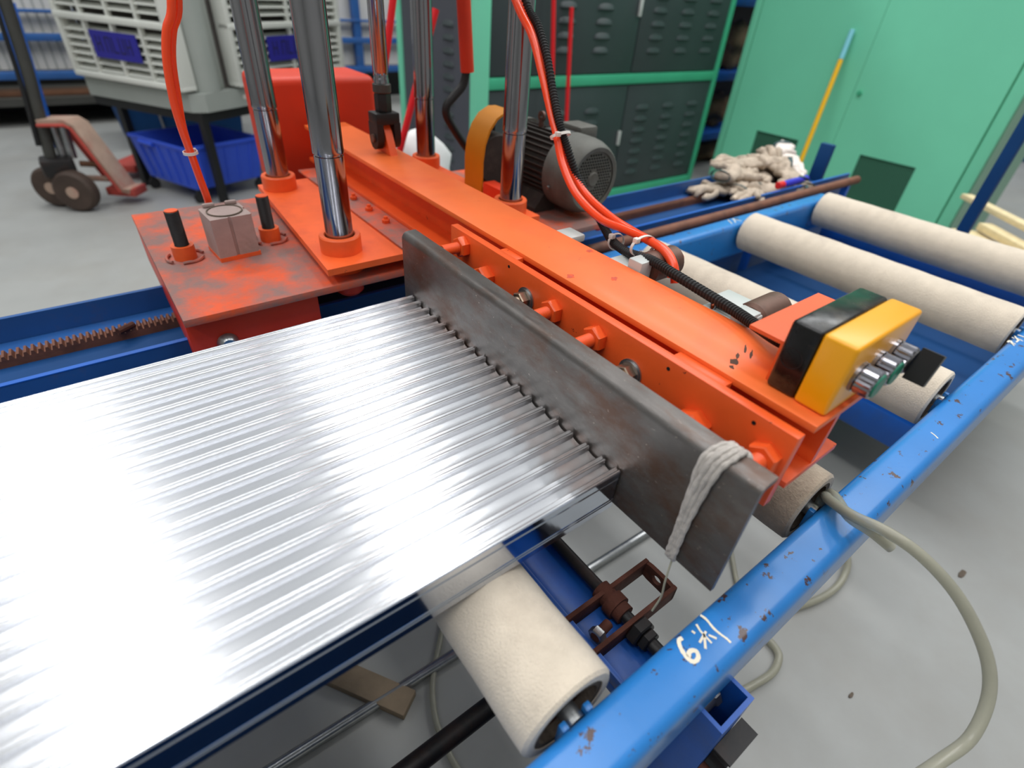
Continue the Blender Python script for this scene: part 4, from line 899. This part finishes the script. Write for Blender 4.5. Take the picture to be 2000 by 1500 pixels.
# louvres on the side face
for lx in (2.36, 2.60):
    for q in range(14):
        o = inst(louv, dc); o.rotation_euler = (0, 0, -PI / 2); o.location = WM[dc].inverted() @ V((1.225, lx, 0.18 + q * 0.055)); o.scale = (0.9, 0.8, 0.9)
# red poles
for i, (a, b, lab) in enumerate((((1.59, 2.07, 1.25), (1.66, 1.98, 0.0), 'red pole leaning on the dark cabinet, nearest the chrome column'), ((1.734, 2.07, 0.99), (1.742, 1.97, 0.0), 'shorter red pole leaning on the louvres of the dark cabinet'),
        ((0.612, 1.42, 0.985), (0.237, 1.42, 0.0), 'slanted red rod seen between the two rear chrome columns'), ((0.565, 1.47, 1.26), (0.255, 1.47, 0.0), 'red rod just right of the piston rod'))):
    g = G(); g.cyl(a, b, 0.0105, n=12); single('red_pole', g, 'red', lab, 'pole', 'red poles', origin=b)
# white sack
g = G(); g.sphere((0.64, 1.58, 0.31), (0.12, 0.09, 0.32), u=24, v=16)
for v in g.bm.verts:
    v.co.z = max(v.co.z, 0.002); k_ = v.co.z
    v.co.x += 0.012 * math.sin(k_ * 22 + v.co.y * 30); v.co.y += 0.012 * math.sin(k_ * 17 + v.co.x * 25)
    if v.co.z > 0.52: v.co.x = 0.64 + (v.co.x - 0.64) * 1.25
sk = single('white_sack', g, 'sack', 'white woven sack standing on the floor behind the orange beam', 'sack', origin=(0.64, 1.58, 0))

# ================================================================== shelf seen between the cabinets
sh = thing('storage_shelf', 'blue storage shelf glimpsed between dark and mint cabinets', 'shelf', (4.3, 2.75, 0))
for xx in (3.30, 5.55):
    for yy in (2.36, 3.05):
        g = G(); g.box((xx, yy, 0), (xx + 0.05, yy + 0.05, 1.6)); obj('upright', g, 'navy', sh)
for zz in (0.20, 0.60, 1.04):
    g = G(); g.box((3.30, 2.33, zz), (5.6, 3.1, zz + 0.055), 0.003); obj('shelf_board', g, 'blue_plain', sh)
g = G(); g.box((3.30, 3.10, 0.0), (5.6, 3.13, 1.6)); obj('back_panel', g, 'black', sh)
for i, (x, y, z, s_, lab) in enumerate(((3.80, 2.52, 0.256, (0.15, 0.13, 0.12), 'brown rag bundle on the lowest visible shelf'), (3.78, 2.50, 0.656, (0.14, 0.13, 0.15), 'rag bundle on the middle shelf between the cabinets'), (3.84, 2.56, 1.096, (0.18, 0.14, 0.2), 'rag bundle on the top shelf between the cabinets'), (3.84, 2.52, 0.002, (0.18, 0.14, 0.08), 'dark rag heap on the floor under the shelf'))):
    g = G(); g.sphere((0, 0, s_[2]), s_, u=20, v=14)
    for v in g.bm.verts:
        n_ = 0.018 * (math.sin(v.co.x * 40 + i) + math.sin(v.co.y * 55 + i * 2) + math.sin(v.co.z * 47 + 3 * i)); v.co += V((n_, n_ * 0.5, n_ * 0.7)); v.co.z = max(v.co.z, 0.0)
    o = obj('rag_bundle', g, 'cloth', angle=3); o.location = (x, y, z); tag(o, lab, 'rags', 'rag bundles on the shelf')
# ================================================================== air cooler on a stand
A30 = math.atan2(0.447, 0.756)
ac = thing('air_cooler', 'white evaporative air cooler with slatted grilles and blue labels', 'air cooler', (0.175, 2.978, 0.45), A30)
def L(name, g, m, parent=ac): return obj(name, g, m, parent, local=True)
# local: x along right face, y along left face, z from stand top
g = G(); g.prism([(0.05, 0.0), (1.10, 0.0), (1.13, 0.03), (1.13, 0.78), (1.10, 0.80), (0.03, 0.80), (0.0, 0.77), (0.0, 0.05)], 'z', 0.002, 0.085); L('base_tray', g, 'cooler_grey')
g = G(); g.box((0.06, 0.06, 0.085), (1.09, 0.76, 0.95)); L('core', g, 'cooler_dark')
g = G(); g.cyl((0.125, 0.070, 0.085), (0.125, 0.070, 0.95), 0.072, n=28); g.box((0.05, 0.045, 0.085), (0.23, 0.07, 0.95), 0.01); L('corner_column', g, 'cooler_grey')
g = G(); g.box((0.0, 0.0, 0.95), (1.13, 0.80, 1.02), 0.02); L('lid', g, 'cream_white')
g = G(); g.cyl((0.30, -0.002, 0.045), (0.30, 0.004, 0.045), 0.012, n=14); L('drain_plug', g, 'whiteplastic')
def grille(face, a0, a1, lab0, lab1):
    # face 'L': plane x=0, runs along y ; face 'R': plane y=0, runs along x
    def bx(a, b, z0, z1, d0, d1, bev=0.0):
        g = G()
        if face == 'L': g.box((d0, a, z0), (d1, b, z1), bev)
        else: g.box((a, d0, z0), (b, d1, z1), bev)
        return g
    fr = L('grille_frame', bx(a0, a1, 0.095, 0.125, -0.035, 0.05, 0.008), 'cream_white')
    for (a, b) in ((a0, a0 + 0.028), (a1 - 0.028, a1)): L('grille_stile', bx(a, b, 0.11, 0.93, -0.035, 0.05, 0.006), 'cream_white')
    L('grille_rail', bx(a0, a1, 0.343, 0.372, -0.037, 0.03, 0.006), 'cream_white')
    L('grille_rail', bx(a0, a1, 0.905, 0.93, -0.035, 0.05, 0.006), 'cream_white')
    w_ = (a1 - a0)
    for q in (0.25, 0.5, 0.75): L('grille_bar', bx(a0 + w_ * q - 0.008, a0 + w_ * q + 0.008, 0.12, 0.91, -0.028, -0.004, 0.002), 'cream_white')
    sl = None; z = 0.140
    while z < 0.90:
        if not (0.335 < z < 0.378):
            if sl is None:
                g = G(); 
                prof = [(-0.026, -0.009), (-0.020, -0.011), (0.020, 0.008), (0.016, 0.012)]
                if face == 'R': g.prism(prof, 'x', a0 + 0.02, a1 - 0.02)
                else:
                    g.prism(prof, 'y', a0 + 0.02, a1 - 0.02)
                sl = L('slat', g, 'cream_white'); sl.location = (0, 0, z)
            else: inst(sl, ac, (0, 0, z))
        z += 0.0335
    lb = L('label_plate', bx(lab0, lab1, 0.195, 0.310, -0.032, -0.027, 0.0), 'label'); lb['label'] = 'blue label plate with dark lettering'
    wl = (lab1 - lab0); z0, z1 = 0.222, 0.288; t_ = 0.007
    def glyph(a, b, kind):
        m_ = (z0 + z1) / 2
        return {'n': [(a, z0), (a, z1), (b, z1), (b, z0), (b - t_, z0), (b - t_, z1 - t_), (a + t_, z1 - t_), (a + t_, z0)],
                'u': [(a, z1), (a + t_, z1), (a + t_, z0 + t_), (b - t_, z0 + t_), (b - t_, z1), (b, z1), (b, z0), (a, z0)],
                'h': [(a, z0), (a, z1), (a + t_, z1), (a + t_, m_ + t_ / 2), (b - t_, m_ + t_ / 2), (b - t_, z1), (b, z1), (b, z0), (b - t_, z0), (b - t_, m_ - t_ / 2), (a + t_, m_ - t_ / 2), (a + t_, z0)],
                'l': [(a, z0), (a, z1), (a + t_, z1), (a + t_, z0 + t_), (b, z0 + t_), (b, z0)]}[kind]
    for q, kd in ((0.10, 'h'), (0.30, 'n'), (0.45, 'l'), (0.60, 'u'), (0.75, 'h')):
        g = G(); pg = glyph(lab0 + wl * q, lab0 + wl * (q + 0.11), kd)
        if face == 'L': pg = [(lab0 + lab1 - a_, z_) for a_, z_ in pg]
        g.prism(pg, 'x' if face == 'L' else 'y', -0.0330, -0.0322); obj('letter', g, 'label_ink', lb, local=True)
grille('L', 0.033, 0.78, 0.255, 0.565)
grille('R', 0.255, 1.13, 0.50, 0.83)
st = thing('cooler_stand', 'black steel table frame holding the air cooler', 'stand', (0.175, 2.978, 0), A30)
g = G(); g.box((0.02, 0.02, 0.405), (1.10, 0.78, 0.45)); 
def S(name, g, m): return obj(name, g, m, st, local=True)
bmesh.ops.delete(g.bm, geom=g.bm.verts[:], context='VERTS')
for lo, hi in (((0.02, 0.02, 0.405), (1.10, 0.06, 0.45)), ((0.02, 0.74, 0.405), (1.10, 0.78, 0.45)), ((0.02, 0.06, 0.405), (0.06, 0.74, 0.45)), ((1.06, 0.06, 0.405), (1.10, 0.74, 0.45))): 
    g = G(); g.box(lo, hi); S('top_bar', g, 'black')
for x, y in ((0.02, 0.02), (0.02, 0.60), (0.62, 0.03), (1.06, 0.02), (1.06, 0.74), (0.45, 0.74)):
    g = G(); g.box((x, y, 0.0), (x + 0.035, y + 0.035, 0.405)); S('leg', g, 'black')
# blue crate
cr = thing('plastic_crate', 'blue plastic crate on the floor under the air cooler stand', 'crate', (0.04, 3.0, 0))
Nn, Ln, Rn = V((0.062, 3.030, 0)), V((-0.128, 3.47, 0)), V((0.480, 3.165, 0)); Bn = Ln + Rn - Nn; ctr = (Nn + Ln + Rn + Bn) / 4
def ringc(sc, z): return [(ctr + (p - ctr) * sc) + V((0, 0, z)) for p in (Nn, Rn, Bn, Ln)]
g = G(); rings = [[g.bm.verts.new(p) for p in ringc(s_, z)] for s_, z in ((0.80, 0.07), (0.86, 0.07), (0.97, 0.275), (1.0, 0.275), (1.0, 0.29), (0.94, 0.29), (0.84, 0.078), (0.78, 0.078))]
g.loft(rings[1:7], cap0=True, cap1=True); obj('tub', g, 'crate', cr)
for (A_, B_) in ((0, 3), (0, 1)):
    lo_, hi_ = ringc(0.872, 0.09), ringc(0.968, 0.262)
    for q in (0.15, 0.32, 0.50, 0.68, 0.85):
        p0 = lo_[A_] + (lo_[B_] - lo_[A_]) * q; p1 = hi_[A_] + (hi_[B_] - hi_[A_]) * q
        g = G(); g.sweep([p0, p1], 0.007, 6, sm=1); obj('rib', g, 'crate', cr)
g = G(); a_, b_ = ringc(1.0, 0.265)[0], ringc(1.0, 0.265)[3]; p0 = a_ + (b_ - a_) * 0.55; p1 = a_ + (b_ - a_) * 0.8; g.sweep([p0, p1], 0.012, 8, sm=1); obj('handle', g, 'crate', cr)
for p in ringc(0.83, 0.0):
    g = G(); g.cyl(p + V((0, -0.012, 0.028)), p + V((0, 0.012, 0.028)), 0.028, n=16); obj('caster', g, 'black', cr)
    g = G(); g.cyl(p + V((0, 0, 0.05)), p + V((0, 0, 0.0705)), 0.012, n=10); obj('caster_stem', g, 'black', cr)
# second crate behind it, with thin pale rods in it
cr2 = thing('tall_crate', 'dark blue tall bin behind the blue crate under the stand', 'bin', (0.30, 4.66, 0))
g = G(); rings = [[g.bm.verts.new(V((0.30, 4.66, z)) + V((sx * a, sy * b, 0))) for sx, sy in ((-1, -1), (1, -1), (1, 1), (-1, 1))] for a, b, z in ((0.36, 0.25, 0.001), (0.40, 0.27, 0.42), (0.38, 0.25, 0.42), (0.34, 0.23, 0.03))]
g.loft(rings); obj('tub', g, 'navy', cr2)
for i, (a, b) in enumerate((((-0.05, 4.37, 0.41), (-0.03, 4.39, 0.02)), ((0.14, 4.37, 0.41), (0.16, 4.39, 0.02)))):
    g = G(); g.cyl(a, b, 0.008, n=10); obj('rib', g, 'galv', cr2)

# ================================================================== pallet truck
pj = thing('pallet_truck', 'worn hand pallet truck with dark shaft, tan forks and brown steering wheels', 'pallet truck', (-0.45, 3.35, 0))
for (a, b) in (((-0.455, 3.18, 0.098), (-0.418, 3.235, 0.098)), ((-0.535, 3.30, 0.098), (-0.50, 3.35, 0.098))):
    g = G(); g.cyl(a, b, 0.097, n=32, bev=0.012); wv = obj('steering_wheel', g, 'wheel', pj)
    g = G(); d = (V(a) - V(b)).normalized(); g.cyl(V(a) + d * 0.004, V(a) - d * 0.001, 0.028, n=18); obj('hub', g, 'tan', wv)
g = G(); g.cyl((-0.56, 3.38, 0.098), (-0.40, 3.16, 0.098), 0.014, n=12); obj('axle', g, 'blackpaint', pj)
g = G(); g.box((-0.535, 3.22, 0.16), (-0.40, 3.34, 0.245), 0.015, 2); g.cyl((-0.47, 3.28, 0.12), (-0.47, 3.28, 0.17), 0.04, n=20); obj('yoke', g, 'blackpaint', pj)
g = G(); g.cyl((-0.40, 3.30, 0.23), (-0.385, 3.31, 0.40), 0.022, n=18); obj('pump', g, 'galv', pj)
g = G(); g.cyl((-0.435, 3.30, 0.23), (-0.425, 3.31, 0.40), 0.018, n=18); obj('pump_rod', g, 'galv', pj)
g = G(); g.sweep([(-0.485, 3.29, 0.22), (-0.455, 3.30, 0.45), (-0.43, 3.30, 0.62), (-0.40, 3.30, 0.95), (-0.385, 3.30, 1.18)], 0.026, 14, sm=4); obj('shaft', g, 'darkgrey', pj)
g = G(); g.sweep([(-0.51, 3.28, 0.30), (-0.475, 3.29, 0.55), (-0.455, 3.29, 0.75), (-0.43, 3.29, 1.0)], 0.010, 10, sm=4); obj('release_rod', g, 'black', pj)
# A-frame: bent strip
def strip(pts, wd, th):
    g = G(); P_ = [V(p) for p in pts]; side = V((0.62, 0.78, 0)).normalized(); rings = []
    for i, p in enumerate(P_):
        t_ = (P_[min(i + 1, len(P_) - 1)] - P_[max(i - 1, 0)]).normalized(); n_ = side.cross(t_).normalized()
        rings.append([g.bm.verts.new(p + side * a * wd / 2 + n_ * b * th / 2) for a, b in ((-1, -1), (1, -1), (1, 1), (-1, 1))])
    g.loft(rings); return g
fr = obj('lift_frame', strip([(-0.445, 3.30, 0.40), (-0.345, 3.24, 0.405), (-0.325, 3.24, 0.39), (-0.225, 3.22, 0.085), (-0.18, 3.22, 0.07)], 0.11, 0.03), 'tan', pj)
for s_ in (-1, 1):
    g = G(); d = V((0.62, 0.78, 0)).normalized() * 0.058 * s_
    g.sweep([V((-0.445, 3.30, 0.392)) + d, V((-0.345, 3.24, 0.397)) + d, V((-0.325, 3.24, 0.382)) + d, V((-0.225, 3.22, 0.077)) + d], 0.008, 6, sm=1); obj('frame_edge', g, 'redbrown', fr)
g = G(); g.prism([(-0.40, 0.39), (-0.335, 0.39), (-0.24, 0.10), (-0.30, 0.10)], 'y', 3.30, 3.31); obj('back_sheet', g, 'redbrown', pj)
for k, (xx, yy, ln) in enumerate(((-0.26, 3.21, 0.11), (-0.20, 3.66, 0.42))):
    g = G(); mm = Matrix.Translation((xx, yy, 0)) @ Matrix.Rotation(0.9, 4, 'Z'); g.box((0, -0.075, 0.045), (ln, 0.075, 0.085), 0.006, m=mm); fo = obj('fork', g, 'redbrown', pj)
    if k: g = G(); g.cyl(V((xx + 0.22, yy + 0.20, 0.04)), V((xx + 0.15, yy + 0.26, 0.04)), 0.039, n=16); obj('load_wheel', g, 'wheel', fo)
for zz, a in ((0.20, 'plank_dark'), (0.13, 'tan')):
    g = G(); g.cyl((-0.38, 3.30, zz), (-0.22, 3.27, zz - 0.02), 0.014, n=10); obj('push_rod', g, a, pj)

# ================================================================== far rack with white mesh panels
rk2 = thing('wire_rack', 'blue far storage rack with white mesh panels along the back', 'rack', (0.8, 5.4, 0))
for xx in (-2.6, -1.2, 2.01, 4.2):
    g = G(); g.box((xx, 5.30, 0), (xx + 0.07, 5.37, 1.9), 0.004); obj('upright', g, 'blue_edge', rk2)
for za, zb in ((0.30, 0.35), (0.535, 0.58), (0.70, 0.72), (1.15, 1.2)):
    g = G(); g.box((-2.6, 5.29, za), (4.27, 5.36, zb), 0.004); obj('rack_beam', g, 'blue_edge', rk2)
for za, zb in ((0.35, 0.535), (0.58, 0.70), (0.72, 1.15)):
    g = G(); g.box((-2.6, 5.40, za), (4.27, 5.42, zb)); pn = obj('mesh_panel', g, 'meshwhite', rk2)
gv = G()
x = -2.0
gv.box((0, 0, 0), (0.006, 0.006, 0.83)); wv = obj('mesh_wire', gv, 'cooler_grey', rk2, local=True); wv.location = WM[rk2].inverted() @ V((-1.9, 5.392, 0.33))
x = -1.84
while x < 0.3: inst(wv, rk2, WM[rk2].inverted() @ V((x, 5.392, 0.33))); x += 0.055
g = G(); g.box((-2.6, 5.25, 0.14), (1.2, 5.9, 0.19)); obj('bottom_shelf', g, 'darkgrey', rk2)
g = G(); g.box((-2.6, 5.85, 0.0), (4.27, 5.88, 0.30)); obj('back_sheet', g, 'black', rk2)
for i, (x, y, z, sx, lab) in enumerate(((-0.45, 5.40, 0.1905, 0.5, 'long brown board lying on the bottom shelf of the far rack'), (0.55, 5.45, 0.1905, 0.35, 'shorter brown board on the bottom shelf behind the cooler stand'))):
    g = G(); g.box((-sx, -0.06, 0), (sx, 0.06, 0.035), 0.003); o = obj('shelf_board', g, 'plank_dark'); o.location = (x, y, z); o.name = 'brown_board'; tag(o, lab, 'board', 'boards on the far rack')
g = G(); g.box((-0.66, -0.03, 0.0), (-0.58, 0.0, 0.75), 0.003)
bb = single('blue_board', g, 'blue_plain', 'bright blue board leaning behind the pallet truck shaft', 'board', origin=(0, 0, 0)); bb.location = (0.12, 4.32, 0); bb.rotation_euler = (-0.12, 0.10, 0)
# dark blue bin far right beyond the planks
fb = thing('far_bin', 'dark blue bin on the floor far right beyond the mint cabinet', 'bin', (7.4, 1.4, 0))
g = G(); g.box((6.9, 0.6, 0.0), (7.9, 2.2, 0.55), 0.02); obj('tub', g, 'navy', fb)
g = G(); g.box((6.85, 0.55, 0.55), (7.95, 2.25, 0.60), 0.01); obj('rim', g, 'plank_dark', fb)
